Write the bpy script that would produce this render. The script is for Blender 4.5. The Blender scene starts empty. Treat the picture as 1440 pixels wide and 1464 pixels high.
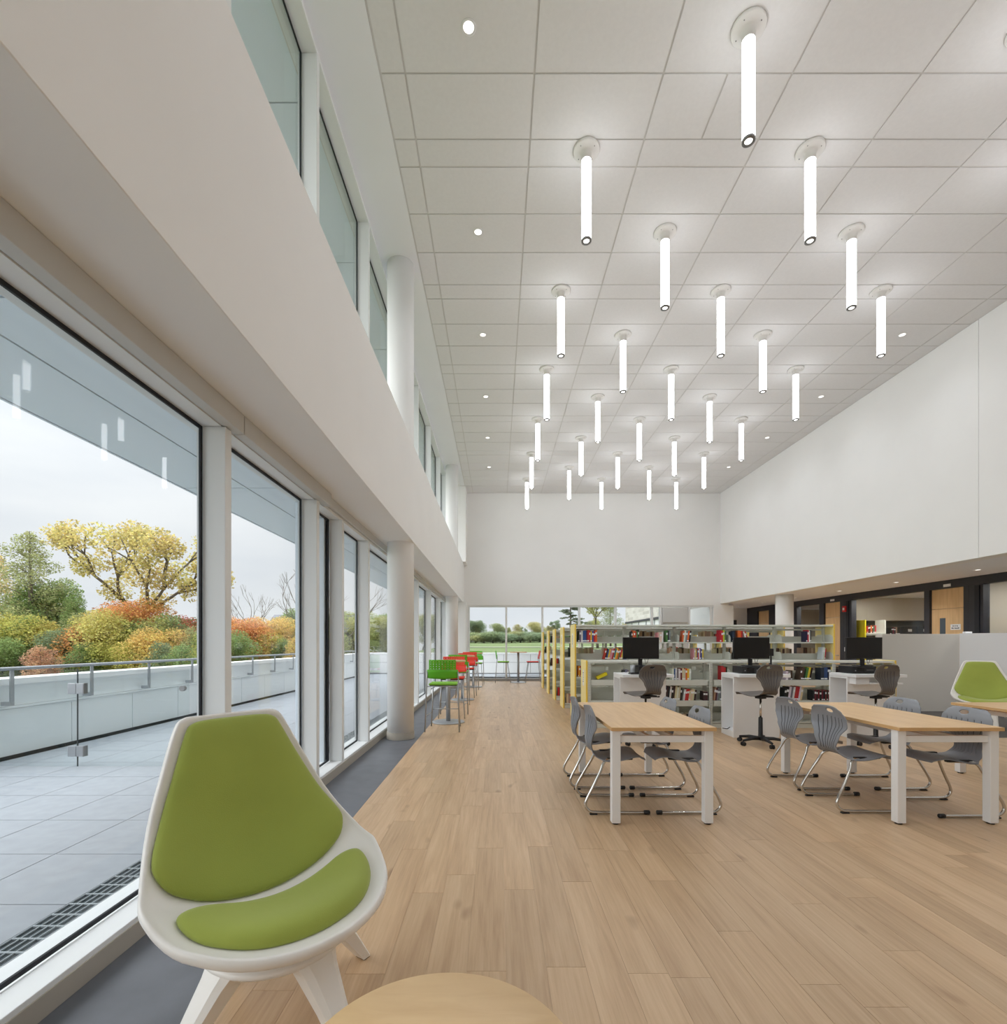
import bpy, bmesh, math, random
from mathutils import Vector, Matrix, noise
from math import sin, cos, pi, radians, sqrt

random.seed(7)
SC = bpy.context.scene
COL = SC.collection

# ------------------------------------------------------------------ camera
EYE = 1.35
cd = bpy.data.cameras.new('camera')
cam = bpy.data.objects.new('camera', cd); COL.objects.link(cam)
cam.location = (0, 0, EYE); cam.rotation_euler = (pi/2, 0, 0)
cd.sensor_fit = 'HORIZONTAL'; cd.sensor_width = 36.0
cd.lens = 704/1440*36.0
cd.shift_x = 9/1440; cd.shift_y = 188/1440
cd.clip_start = 0.05; cd.clip_end = 600
SC.camera = cam

# ------------------------------------------------------------------ view
SC.view_settings.view_transform = 'Standard'
SC.view_settings.look = 'None'
SC.view_settings.gamma = 1.0
SC.view_settings.use_curve_mapping = False
SC.view_settings.exposure = 0.1
SC.cycles.max_bounces = 10
SC.cycles.diffuse_bounces = 6
SC.cycles.glossy_bounces = 4
SC.cycles.transparent_max_bounces = 24
SC.cycles.caustics_reflective = False
SC.cycles.caustics_refractive = False
SC.cycles.sample_clamp_indirect = 6.0
SC.cycles.use_denoising = True

# ------------------------------------------------------------------ overcast sky
SKY, SKY_RISE = 0.86, 3.4
w = bpy.data.worlds.new('overcast_sky'); SC.world = w; w.use_nodes = True
nt = w.node_tree; nt.nodes.clear()
out = nt.nodes.new('ShaderNodeOutputWorld'); bg = nt.nodes.new('ShaderNodeBackground')
tc = nt.nodes.new('ShaderNodeTexCoord'); mp = nt.nodes.new('ShaderNodeMapping')
mp.inputs['Scale'].default_value = (1.0, 1.0, 4.0)
nz = nt.nodes.new('ShaderNodeTexNoise'); nz.inputs['Scale'].default_value = 2.6; nz.inputs['Detail'].default_value = 5
nz.inputs['Roughness'].default_value = 0.5
cr = nt.nodes.new('ShaderNodeValToRGB')
cr.color_ramp.elements[0].position = 0.35; cr.color_ramp.elements[0].color = (0.85, 0.89, 0.94, 1)
cr.color_ramp.elements[1].position = 0.66; cr.color_ramp.elements[1].color = (0.98, 1.0, 1.02, 1)
nt.links.new(tc.outputs['Generated'], mp.inputs['Vector']); nt.links.new(mp.outputs['Vector'], nz.inputs['Vector'])
nt.links.new(nz.outputs['Fac'], cr.inputs['Fac']); nt.links.new(cr.outputs['Color'], bg.inputs['Color'])
# overcast skies brighten towards the zenith
sx = nt.nodes.new('ShaderNodeSeparateXYZ'); nt.links.new(tc.outputs['Generated'], sx.inputs[0])
mxm = nt.nodes.new('ShaderNodeMath'); mxm.operation = 'MAXIMUM'; mxm.inputs[1].default_value = 0.0; nt.links.new(sx.outputs['Z'], mxm.inputs[0])
sq = nt.nodes.new('ShaderNodeMath'); sq.operation = 'POWER'; sq.inputs[1].default_value = 2.5; nt.links.new(mxm.outputs[0], sq.inputs[0])
st = nt.nodes.new('ShaderNodeMath'); st.operation = 'MULTIPLY_ADD'; st.inputs[1].default_value = SKY_RISE; st.inputs[2].default_value = SKY
nt.links.new(sq.outputs[0], st.inputs[0]); nt.links.new(st.outputs[0], bg.inputs['Strength'])
nt.links.new(bg.outputs['Background'], out.inputs['Surface'])
# the sun behind the cloud: very soft
sd = bpy.data.lights.new('veiled_sun', 'SUN'); sd.energy = 2.2; sd.angle = radians(75); sd.color = (1.0, 0.97, 0.93)
so = bpy.data.objects.new('veiled_sun', sd); COL.objects.link(so); so.rotation_euler = Vector((0.78, 0.36, -0.52)).to_track_quat('-Z', 'Y').to_euler()

TUBE_LIGHT = 7.0
DOWN_LIGHT = 2.5
TUBE_SPOT = 18.0      # watts of the spot in each tube's lower end
AISLE_SPOT = 52.0
DOWN_SPOT = 22.0      # watts of each recessed downlight

# ================================================================== helpers
def lin(r, g, b):
    f = lambda c: (c/255/12.92) if c/255 <= 0.04045 else ((c/255+0.055)/1.055)**2.4
    return (f(r), f(g), f(b), 1.0)

def new_mat(name):
    m = bpy.data.materials.new(name); m.use_nodes = True
    return m, m.node_tree, m.node_tree.nodes['Principled BSDF']

def mat(name, rgb, rough=0.5, metal=0.0, spec=0.5, vary=0.0, scale=8.0, bump=0.0, bscale=60.0, sheen=0.0):
    m, t, p = new_mat(name)
    c = lin(*rgb)
    p.inputs['Base Color'].default_value = c
    p.inputs['Roughness'].default_value = rough
    p.inputs['Metallic'].default_value = metal
    p.inputs['Specular IOR Level'].default_value = spec
    if sheen: p.inputs['Sheen Weight'].default_value = sheen
    tcn = t.nodes.new('ShaderNodeTexCoord')
    n = t.nodes.new('ShaderNodeTexNoise'); n.inputs['Scale'].default_value = scale; n.inputs['Detail'].default_value = 3
    t.links.new(tcn.outputs['Object'], n.inputs['Vector'])
    if vary:
        r = t.nodes.new('ShaderNodeValToRGB')
        r.color_ramp.elements[0].position = 0.3; r.color_ramp.elements[1].position = 0.7
        r.color_ramp.elements[0].color = tuple(max(0, x*(1-vary)) for x in c[:3]) + (1,)
        r.color_ramp.elements[1].color = tuple(min(1, x*(1+vary)) for x in c[:3]) + (1,)
        t.links.new(n.outputs['Fac'], r.inputs['Fac']); t.links.new(r.outputs['Color'], p.inputs['Base Color'])
    if bump:
        n2 = t.nodes.new('ShaderNodeTexNoise'); n2.inputs['Scale'].default_value = bscale; n2.inputs['Detail'].default_value = 2
        t.links.new(tcn.outputs['Object'], n2.inputs['Vector'])
        b = t.nodes.new('ShaderNodeBump'); b.inputs['Strength'].default_value = bump; b.inputs['Distance'].default_value = 0.002
        t.links.new(n2.outputs['Fac'], b.inputs['Height']); t.links.new(b.outputs['Normal'], p.inputs['Normal'])
    return m

def emit(name, rgb, strength):
    m = bpy.data.materials.new(name); m.use_nodes = True
    t = m.node_tree; t.nodes.clear()
    o = t.nodes.new('ShaderNodeOutputMaterial'); e = t.nodes.new('ShaderNodeEmission')
    e.inputs['Color'].default_value = lin(*rgb); e.inputs['Strength'].default_value = strength
    t.links.new(e.outputs[0], o.inputs['Surface'])
    return m

def glass_mat(name, tint, f0=0.03, rough=0.0):
    m = bpy.data.materials.new(name); m.use_nodes = True
    t = m.node_tree; t.nodes.clear()
    o = t.nodes.new('ShaderNodeOutputMaterial'); mx = t.nodes.new('ShaderNodeMixShader')
    tr = t.nodes.new('ShaderNodeBsdfTransparent'); tr.inputs['Color'].default_value = tint + (1,)
    gl = t.nodes.new('ShaderNodeBsdfGlossy'); gl.inputs['Roughness'].default_value = rough
    lw = t.nodes.new('ShaderNodeLayerWeight'); lw.inputs['Blend'].default_value = 0.5
    pw = t.nodes.new('ShaderNodeMath'); pw.operation = 'POWER'; pw.inputs[1].default_value = 5.0
    ma = t.nodes.new('ShaderNodeMath'); ma.operation = 'MULTIPLY_ADD'; ma.inputs[1].default_value = 0.6; ma.inputs[2].default_value = f0
    t.links.new(lw.outputs['Facing'], pw.inputs[0]); t.links.new(pw.outputs[0], ma.inputs[0])
    t.links.new(ma.outputs[0], mx.inputs['Fac']); t.links.new(tr.outputs[0], mx.inputs[1]); t.links.new(gl.outputs[0], mx.inputs[2])
    t.links.new(mx.outputs[0], o.inputs['Surface'])
    return m

def plank_mat():
    m, t, p = new_mat('oak_planks')
    at = t.nodes.new('ShaderNodeAttribute'); at.attribute_name = 'tone'
    ge = t.nodes.new('ShaderNodeNewGeometry')
    sc_ = t.nodes.new('ShaderNodeVectorMath'); sc_.operation = 'SCALE'; sc_.inputs['Scale'].default_value = 37.0
    ad = t.nodes.new('ShaderNodeVectorMath'); ad.operation = 'ADD'
    t.links.new(at.outputs['Color'], sc_.inputs[0]); t.links.new(ge.outputs['Position'], ad.inputs[0]); t.links.new(sc_.outputs[0], ad.inputs[1])
    def noise_(scale, detail, rough=0.55, dist=0.0):
        mpn = t.nodes.new('ShaderNodeMapping'); mpn.inputs['Scale'].default_value = scale
        n = t.nodes.new('ShaderNodeTexNoise'); n.inputs['Scale'].default_value = 1.0; n.inputs['Detail'].default_value = detail
        n.inputs['Roughness'].default_value = rough; n.inputs['Distortion'].default_value = dist
        t.links.new(ad.outputs[0], mpn.inputs['Vector']); t.links.new(mpn.outputs[0], n.inputs['Vector'])
        return n
    grain = noise_((55, 2.2, 1), 6, 0.65, 0.35)
    broad = noise_((9, 0.9, 1), 3, 0.5, 0.8)
    knot = noise_((7, 3.2, 1), 1, 0.4, 0.2)
    r1 = t.nodes.new('ShaderNodeValToRGB')
    r1.color_ramp.elements[0].position = 0.28; r1.color_ramp.elements[0].color = lin(173, 141, 109)
    r1.color_ramp.elements[1].position = 0.72; r1.color_ramp.elements[1].color = lin(213, 185, 152)
    e = r1.color_ramp.elements.new(0.5); e.color = lin(197, 166, 131)
    mixf = t.nodes.new('ShaderNodeMath'); mixf.operation = 'MULTIPLY_ADD'; mixf.inputs[1].default_value = 0.52
    half = t.nodes.new('ShaderNodeMath'); half.operation = 'MULTIPLY'; half.inputs[1].default_value = 0.48
    t.links.new(broad.outputs['Fac'], half.inputs[0]); t.links.new(grain.outputs['Fac'], mixf.inputs[0]); t.links.new(half.outputs[0], mixf.inputs[2])
    t.links.new(mixf.outputs[0], r1.inputs['Fac'])
    # knots
    rk = t.nodes.new('ShaderNodeValToRGB')
    rk.color_ramp.elements[0].position = 0.72; rk.color_ramp.elements[0].color = (0, 0, 0, 1)
    rk.color_ramp.elements[1].position = 0.82; rk.color_ramp.elements[1].color = (0.55, 0.55, 0.55, 1)
    t.links.new(knot.outputs['Fac'], rk.inputs['Fac'])
    mk = t.nodes.new('ShaderNodeMix'); mk.data_type = 'RGBA'
    t.links.new(rk.outputs['Color'], mk.inputs[0]); t.links.new(r1.outputs['Color'], mk.inputs[6]); mk.inputs[7].default_value = lin(120, 86, 58)
    # per plank tone
    hs = t.nodes.new('ShaderNodeHueSaturation')
    sep = t.nodes.new('ShaderNodeSeparateColor')
    mr = t.nodes.new('ShaderNodeMapRange'); mr.inputs[3].default_value = 0.92; mr.inputs[4].default_value = 1.07
    t.links.new(at.outputs['Color'], sep.inputs[0]); t.links.new(sep.outputs[0], mr.inputs[0])
    t.links.new(mr.outputs[0], hs.inputs['Value']); t.links.new(mk.outputs[2], hs.inputs['Color'])
    t.links.new(hs.outputs['Color'], p.inputs['Base Color'])
    p.inputs['Roughness'].default_value = 0.38
    p.inputs['Specular IOR Level'].default_value = 0.45
    b = t.nodes.new('ShaderNodeBump'); b.inputs['Strength'].default_value = 0.06; b.inputs['Distance'].default_value = 0.002
    t.links.new(grain.outputs['Fac'], b.inputs['Height']); t.links.new(b.outputs['Normal'], p.inputs['Normal'])
    return m

def wood_mat(name, c0, c1, scale=(40, 2.5, 40), rough=0.4):
    m, t, p = new_mat(name)
    tcn = t.nodes.new('ShaderNodeTexCoord'); mpn = t.nodes.new('ShaderNodeMapping'); mpn.inputs['Scale'].default_value = scale
    n = t.nodes.new('ShaderNodeTexNoise'); n.inputs['Scale'].default_value = 1; n.inputs['Detail'].default_value = 5; n.inputs['Distortion'].default_value = 0.6
    r = t.nodes.new('ShaderNodeValToRGB')
    r.color_ramp.elements[0].position = 0.3; r.color_ramp.elements[0].color = lin(*c0)
    r.color_ramp.elements[1].position = 0.7; r.color_ramp.elements[1].color = lin(*c1)
    t.links.new(tcn.outputs['Object'], mpn.inputs[0]); t.links.new(mpn.outputs[0], n.inputs['Vector']); t.links.new(n.outputs['Fac'], r.inputs[0])
    t.links.new(r.outputs[0], p.inputs['Base Color']); p.inputs['Roughness'].default_value = rough
    return m

def stone_mat():
    m, t, p = new_mat('pale_stone_blocks')
    tcn = t.nodes.new('ShaderNodeTexCoord'); sp = t.nodes.new('ShaderNodeSeparateXYZ'); mpn = t.nodes.new('ShaderNodeCombineXYZ')
    t.links.new(tcn.outputs['Object'], sp.inputs[0]); t.links.new(sp.outputs['Y'], mpn.inputs['X']); t.links.new(sp.outputs['Z'], mpn.inputs['Y'])
    br = t.nodes.new('ShaderNodeTexBrick'); br.inputs['Scale'].default_value = 1.0
    br.inputs['Brick Width'].default_value = 0.6; br.inputs['Row Height'].default_value = 0.19; br.inputs['Mortar Size'].default_value = 0.012
    br.inputs['Color1'].default_value = lin(206, 203, 198); br.inputs['Color2'].default_value = lin(176, 172, 166); br.inputs['Mortar'].default_value = lin(200, 196, 188)
    t.links.new(mpn.outputs[0], br.inputs['Vector'])
    t.links.new(br.outputs['Color'], p.inputs['Base Color']); p.inputs['Roughness'].default_value = 0.9
    b = t.nodes.new('ShaderNodeBump'); b.inputs['Strength'].default_value = 0.5; b.inputs['Distance'].default_value = 0.02; b.invert = True
    t.links.new(br.outputs['Fac'], b.inputs['Height']); t.links.new(b.outputs['Normal'], p.inputs['Normal'])
    return m

def leaf_mat():
    m, t, p = new_mat('autumn_leaves')
    oi = t.nodes.new('ShaderNodeObjectInfo'); at = t.nodes.new('ShaderNodeAttribute'); at.attribute_name = 'tone'
    sep = t.nodes.new('ShaderNodeSeparateColor'); t.links.new(at.outputs['Color'], sep.inputs[0])
    hs = t.nodes.new('ShaderNodeHueSaturation')
    m1 = t.nodes.new('ShaderNodeMapRange'); m1.inputs[3].default_value = 0.47; m1.inputs[4].default_value = 0.53
    m2 = t.nodes.new('ShaderNodeMapRange'); m2.inputs[3].default_value = 0.6; m2.inputs[4].default_value = 1.35
    t.links.new(sep.outputs[0], m1.inputs[0]); t.links.new(sep.outputs[1], m2.inputs[0])
    t.links.new(m1.outputs[0], hs.inputs['Hue']); t.links.new(m2.outputs[0], hs.inputs['Value'])
    t.links.new(oi.outputs['Color'], hs.inputs['Color'])
    t.links.new(hs.outputs['Color'], p.inputs['Base Color']); p.inputs['Roughness'].default_value = 0.8
    p.inputs['Specular IOR Level'].default_value = 0.15
    # light passes through leaves
    tl = t.nodes.new('ShaderNodeBsdfTranslucent'); mx = t.nodes.new('ShaderNodeMixShader'); mx.inputs[0].default_value = 0.5
    t.links.new(hs.outputs['Color'], tl.inputs['Color'])
    o = t.nodes['Material Output']
    t.links.new(p.outputs[0], mx.inputs[1]); t.links.new(tl.outputs[0], mx.inputs[2]); t.links.new(mx.outputs[0], o.inputs['Surface'])
    return m

def color_by_object(name, rough=0.55):
    m, t, p = new_mat(name)
    oi = t.nodes.new('ShaderNodeObjectInfo'); t.links.new(oi.outputs['Color'], p.inputs['Base Color'])
    p.inputs['Roughness'].default_value = rough
    return m

M = {}
M['wall'] = mat('white_wall_paint', (240, 240, 239), 0.85, spec=0.2, vary=0.01, scale=1.5)
M['soffit'] = mat('white_gypsum', (240, 242, 247), 0.85, spec=0.2, vary=0.01, scale=1.5)
M['tile'] = mat('mineral_ceiling_tile', (231, 231, 232), 0.9, spec=0.1, vary=0.015, scale=30, bump=0.1, bscale=200)
M['grid'] = mat('ceiling_grid_steel', (214, 213, 211), 0.6)
M['frame'] = mat('pale_grey_aluminium', (232, 235, 236), 0.45, spec=0.4)
M['gasket'] = mat('black_rubber_gasket', (24, 28, 36), 0.6)
M['fascia'] = mat('beige_grey_blind_fascia', (204, 205, 204), 0.6)
M['base'] = mat('grey_beige_rubber_base', (176, 170, 160), 0.7)
M['glass'] = glass_mat('window_glass', (0.972, 0.984, 0.986), 0.022)
M['glass_guard'] = glass_mat('guard_glass', (0.95, 0.97, 0.965), 0.03)
M['plank'] = plank_mat()
M['subfloor'] = mat('pale_plank_joint', (196, 172, 142), 0.7)
M['slate'] = mat('slate_grey_vinyl', (104, 107, 114), 0.42, vary=0.12, scale=5)
M['carpet'] = mat('dark_grey_carpet_tile', (96, 92, 88), 0.95, spec=0.1, vary=0.12, scale=90)
M['white'] = mat('white_lacquer', (236, 237, 238), 0.4)
M['whiteplastic'] = mat('white_moulded_plastic', (241, 239, 235), 0.35, vary=0.01, scale=3)
M['powder'] = mat('white_powder_coat', (233, 234, 235), 0.4)
M['tube'] = emit('lit_opal_tube', (250, 252, 255), TUBE_LIGHT)
M['lens'] = emit('lit_downlight_lens', (255, 249, 240), DOWN_LIGHT)
M['endlens'] = emit('lit_end_lens', (255, 250, 242), 8.0)
M['roomfill'] = emit('room_fill_glow', (255, 252, 246), 15.0)  # glow of the panels added to brighten the glazed rooms
M['ring'] = mat('grey_metal_ring', (140, 140, 140), 0.4, 0.6)
M['canopy'] = mat('white_lamp_canopy', (234, 233, 231), 0.5)
M['chrome'] = mat('polished_chrome', (205, 203, 200), 0.12, 1.0)
M['steel'] = mat('satin_steel', (176, 178, 180), 0.35, 0.8)
M['silver'] = mat('silver_powder_coat', (168, 171, 175), 0.4, 0.4)
M['greyplastic'] = mat('blue_grey_chair_shell', (134, 138, 145), 0.45, vary=0.02, scale=6)
M['taupe'] = mat('taupe_chair_shell', (104, 99, 95), 0.5, vary=0.02, scale=6)
M['slot'] = mat('dark_shell_groove', (62, 64, 70), 0.7)
M['black'] = mat('black_plastic', (26, 26, 28), 0.5)
M['screen'] = mat('black_screen', (14, 14, 16), 0.25)
M['maple'] = wood_mat('maple_laminate', (214, 176, 128), (229, 194, 148), (30, 2.0, 30))
M['maple_edge'] = mat('maple_edge_band', (205, 166, 116), 0.5)
M['maple_round'] = wood_mat('pale_maple_round_top', (224, 188, 140), (236, 204, 158), (5, 22, 30))
M['green'] = mat('apple_green_upholstery', (158, 171, 78), 0.75, spec=0.2, vary=0.05, scale=4, bump=0.35, bscale=420, sheen=0.25)
M['stoolgreen'] = mat('bright_green_plastic', (96, 186, 30), 0.4)
M['stoolred'] = mat('coral_red_plastic', (236, 66, 48), 0.4)
M['seatgreen'] = mat('lime_seat_pad', (140, 205, 66), 0.6)
M['seatred'] = mat('red_seat_pad', (222, 62, 48), 0.6)
M['shelf'] = mat('pale_grey_green_steel', (214, 216, 207), 0.45)
M['shelfdark'] = mat('shelf_slot', (84, 84, 82), 0.7)
M['yellow'] = mat('light_washed_yellow_panel', (250, 232, 156), 0.45)  # golden panels made paler: wash of window light put into the colour
M['yellowedge'] = mat('golden_yellow_edge', (245, 207, 82), 0.45)
M['card'] = mat('white_label_card', (238, 240, 242), 0.6)
M['ink'] = mat('grey_print', (90, 92, 98), 0.8)
M['book'] = color_by_object('book_cloth', 0.5)
M['paper'] = mat('book_paper', (222, 210, 188), 0.9)
M['charcoal'] = mat('charcoal_storefront', (46, 47, 54), 0.5)
M['doorwood'] = wood_mat('birch_door_veneer', (206, 170, 124), (224, 190, 142), (14, 14, 1.6), 0.5)
M['red'] = mat('fire_alarm_red', (196, 30, 34), 0.45)
M['beige'] = mat('beige_room_wall', (190, 182, 168), 0.9)
M['olive'] = mat('dark_olive_recess', (92, 92, 82), 0.8)
M['partition'] = mat('pale_grey_partition', (218, 215, 208), 0.8)
M['roomyellow'] = mat('vivid_yellow_bookcase', (236, 214, 30), 0.5)
M['paver'] = mat('concrete_paver', (154, 159, 165), 0.85, vary=0.05, scale=10, bump=0.3, bscale=120)
M['gravel'] = mat('dark_paver_joint', (70, 74, 76), 0.95)
M['parapet'] = mat('parapet_panel', (244, 247, 248), 0.7)
M['cap'] = mat('white_parapet_cap', (246, 246, 246), 0.6)
M['joint'] = mat('dark_joint', (70, 76, 78), 0.9)
M['galv'] = mat('galvanised_grate', (168, 176, 180), 0.5, 0.3)
M['pit'] = mat('dark_grate_pit', (74, 82, 86), 0.9)
M['soffitpanel'] = mat('grey_soffit_panel', (228, 238, 248), 0.6)
M['bark'] = mat('grey_brown_bark', (104, 94, 84), 0.9, vary=0.2, scale=3)
M['leaf'] = leaf_mat()
M['lawn'] = mat('lawn_grass', (108, 122, 82), 0.95, spec=0.1, vary=0.15, scale=0.15)
M['scrub'] = mat('scrub_ground', (110, 118, 74), 0.95, spec=0.1, vary=0.2, scale=0.2)
M['path'] = mat('pale_path', (158, 162, 138), 0.9)
M['stone'] = stone_mat()
M['roofgrey'] = mat('grey_shingle_roof', (128, 130, 136), 0.9, vary=0.08, scale=2)
M['sidingwhite'] = mat('white_siding', (222, 224, 226), 0.8)
M['darkglass'] = mat('dark_window_glass', (70, 80, 90), 0.15)

class MB:
    """collects shapes into one mesh"""
    def __init__(s): s.bm = bmesh.new()
    def box(s, x0, x1, y0, y1, z0, z1, mi=0, mtx=None):
        vs = [s.bm.verts.new((x, y, z)) for x in (x0, x1) for y in (y0, y1) for z in (z0, z1)]
        if mtx is not None:
            for v in vs: v.co = mtx @ v.co
        for f in ((0,1,3,2),(4,6,7,5),(0,4,5,1),(2,3,7,6),(0,2,6,4),(1,5,7,3)):
            fc = s.bm.faces.new([vs[i] for i in f]); fc.material_index = mi
        return s
    def bbox(s, x0, x1, y0, y1, z0, z1, b=0.004, mi=0, seg=2):
        n = len(s.bm.verts); nf = len(s.bm.faces)
        s.box(x0, x1, y0, y1, z0, z1, mi); s.bm.verts.ensure_lookup_table(); s.bm.faces.ensure_lookup_table()
        es = {e for f in s.bm.faces[nf:] for e in f.edges}
        r = bmesh.ops.bevel(s.bm, geom=list(es), offset=b, segments=seg, affect='EDGES', profile=0.5)
        for f in r['faces']: f.material_index = mi; f.smooth = True
        return s
    def ring_loft(s, rings, cap=True, mi=0, smooth=True, closed=True):
        vv = [[s.bm.verts.new(p) for p in r] for r in rings]
        n = len(rings[0])
        for a, b in zip(vv, vv[1:]):
            for i in range(n if closed else n-1):
                j = (i+1) % n
                f = s.bm.faces.new((a[i], a[j], b[j], b[i])); f.smooth = smooth; f.material_index = mi
        if cap:
            for r, rev in ((vv[0], True), (vv[-1], False)):
                try:
                    f = s.bm.faces.new(list(reversed(r)) if rev else r); f.material_index = mi
                except ValueError: pass
        return vv
    def lathe(s, prof, cx=0, cy=0, n=24, mi=0, smooth=True, cap=True):
        s.ring_loft([[(cx+r*cos(2*pi*i/n), cy+r*sin(2*pi*i/n), z) for i in range(n)] for r, z in prof], cap, mi, smooth); return s
    def tube(s, pts, r, n=10, mi=0, cap=True):
        pts = [Vector(p) for p in pts]; rr = r if isinstance(r, (list, tuple)) else [r]*len(pts)
        rings = []; up = None
        for i, p in enumerate(pts):
            d = (pts[min(i+1, len(pts)-1)] - pts[max(i-1, 0)]).normalized()
            if up is None:
                up = Vector((0,0,1)) if abs(d.z) < 0.9 else Vector((1,0,0))
            a = d.cross(up).normalized(); b = a.cross(d).normalized(); up = b
            rings.append([tuple(p + (a*cos(2*pi*k/n) + b*sin(2*pi*k/n))*rr[i]) for k in range(n)])
        s.ring_loft(rings, cap, mi); return s
    def quad(s, ps, mi=0, smooth=False):
        f = s.bm.faces.new([s.bm.verts.new(p) for p in ps]); f.material_index = mi; f.smooth = smooth; return f
    def build(s, name, mats, parent=None, kind=None, label=None, loc=None, rot=None, recalc=True):
        if recalc: bmesh.ops.recalc_face_normals(s.bm, faces=s.bm.faces)
        me = bpy.data.meshes.new(name); s.bm.to_mesh(me); s.bm.free()
        for m in (mats if isinstance(mats, (list, tuple)) else [mats]): me.materials.append(M[m] if isinstance(m, str) else m)
        return link(name, me, parent, kind, label, loc, rot)

def link(name, me, parent=None, kind=None, label=None, loc=None, rot=None):
    o = bpy.data.objects.new(name, me); COL.objects.link(o)
    if parent is not None: o.parent = parent
    if kind: o['kind'] = kind
    if label: o['label'] = label
    if loc is not None: o.location = loc
    if rot is not None: o.rotation_euler = rot
    return o

def thing(name, label, cat, loc=(0,0,0), rz=0.0, group=None):
    o = bpy.data.objects.new(name, None); COL.objects.link(o)
    o.empty_display_size = 0.1
    o.location = loc; o.rotation_euler = (0, 0, rz); o['label'] = label; o['category'] = cat
    if group: o['group'] = group
    return o

def tag(o, label, cat, group=None):
    o['label'] = label; o['category'] = cat
    if group: o['group'] = group
    return o

def struct(name, loc=(0,0,0)):
    o = bpy.data.objects.new(name, None); COL.objects.link(o); o.location = loc; o['kind'] = 'structure'; o.empty_display_size = 0.1
    return o

KIDS = {}
def dup(root, loc, rz=None, label=None, group=None):
    def rec(o, parent):
        c = o.copy(); COL.objects.link(c)
        if parent is not None: c.parent = parent
        for ch in kids(o): rec(ch, c)
        return c
    def kids(o):
        if o.name not in KIDS: KIDS[o.name] = list(o.children)
        return KIDS[o.name]
    r = rec(root, None); r.location = loc
    if rz is not None: r.rotation_euler = (0, 0, rz)
    if label: r['label'] = label
    if group: r['group'] = group
    return r

def box_obj(name, b, m, parent=None, kind=None, bev=0.0, label=None):
    mb = MB()
    if bev: mb.bbox(*b, b=bev)
    else: mb.box(*b)
    return mb.build(name, m, parent, kind, label)

def tones(me, seed):
    ca = me.color_attributes.new('tone', 'FLOAT_COLOR', 'POINT')
    c = (random.random(), random.random(), random.random(), 1)
    ca.data.foreach_set('color', c*len(me.vertices))

def catmull(pts, n):
    pts = [Vector(p) for p in pts]; P = [pts[0]*2-pts[1]] + pts + [pts[-1]*2-pts[-2]]
    o = []
    for i in range(1, len(P)-2):
        for k in range(n):
            t = k/n; a, b, c, d = P[i-1], P[i], P[i+1], P[i+2]
            o.append(0.5*((2*b) + (c-a)*t + (2*a-5*b+4*c-d)*t*t + (3*b-a-3*c+d)*t**3))
    o.append(pts[-1]); return o

# ================================================================== room shell
XL, XR, XA = -1.635, 8.02, 10.15      # window line, upper right wall, storefront
Y0, YB, YA = -4.0, 17.7, 20.0         # behind camera, back wall, aisle end
ZC, ZS = 6.75, 2.78                   # ceiling, low soffit
ZB = 4.15                             # top of bulkhead

# ---- floor: planks, slate strip, carpet
floor = struct('floor')
box_obj('subfloor', (-1.66, XA+4.0, Y0, YA, -0.2, -0.0016), 'subfloor', floor, 'structure')
box_obj('slate_strip', (-1.66, -1.121, Y0, YB, -0.006, 0.0), 'slate', floor, 'structure')
box_obj('carpet_strip', (6.35, XA, 7.06, 9.9, -0.006, 0.002), 'carpet', floor, 'structure')
PW, PL = 0.1655, 1.22
planks = []
i = 0; x = -1.12
while x < XA:
    x1 = min(x+PW, XA)
    off = random.random()*PL
    y = Y0 - off
    while y < YA:
        a, b = max(y, Y0), min(y+PL, YA)
        if b-a > 0.02 and not (x > 6.3 and a > 7.0 and b < 9.9):
            planks.append((x+0.0007, x1-0.0007, a+0.0008, b-0.0008))
        y += PL
    x += PW
def seen(p):
    xc, yc = (p[0]+p[1])/2, (p[2]+p[3])/2
    if p[3] < 1.8: return -1
    px = 711+704*xc/max(yc, 0.5); py = 920+704*EYE/max(yc, 0.5)
    if px < 200 or px > 1480 or py > 1500: return -1
    return (p[1]-p[0])*(p[3]-p[2])/yc**3
planks.sort(key=seen, reverse=True)
for k, p in enumerate(planks[:299]):
    mb = MB().box(p[0], p[1], p[2], p[3], -0.006, 0.0)
    o = mb.build('plank', 'plank', floor, 'structure'); tones(o.data, k)
mb = MB(); lay = mb.bm.verts.layers.float_color.new('tone')
for p in planks[299:]:
    n = len(mb.bm.verts); mb.box(p[0], p[1], p[2], p[3], -0.006, 0.0)
    mb.bm.verts.ensure_lookup_table(); c = (random.random(), random.random(), random.random(), 1)
    for v in mb.bm.verts[n:]: v[lay] = c
mb.build('far_planks', 'plank', floor, 'stuff')
box_obj('plank_joint_strip', (0.962, 0.972, 4.6, YB, -0.001, 0.0015), 'subfloor', floor, 'structure')

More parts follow.
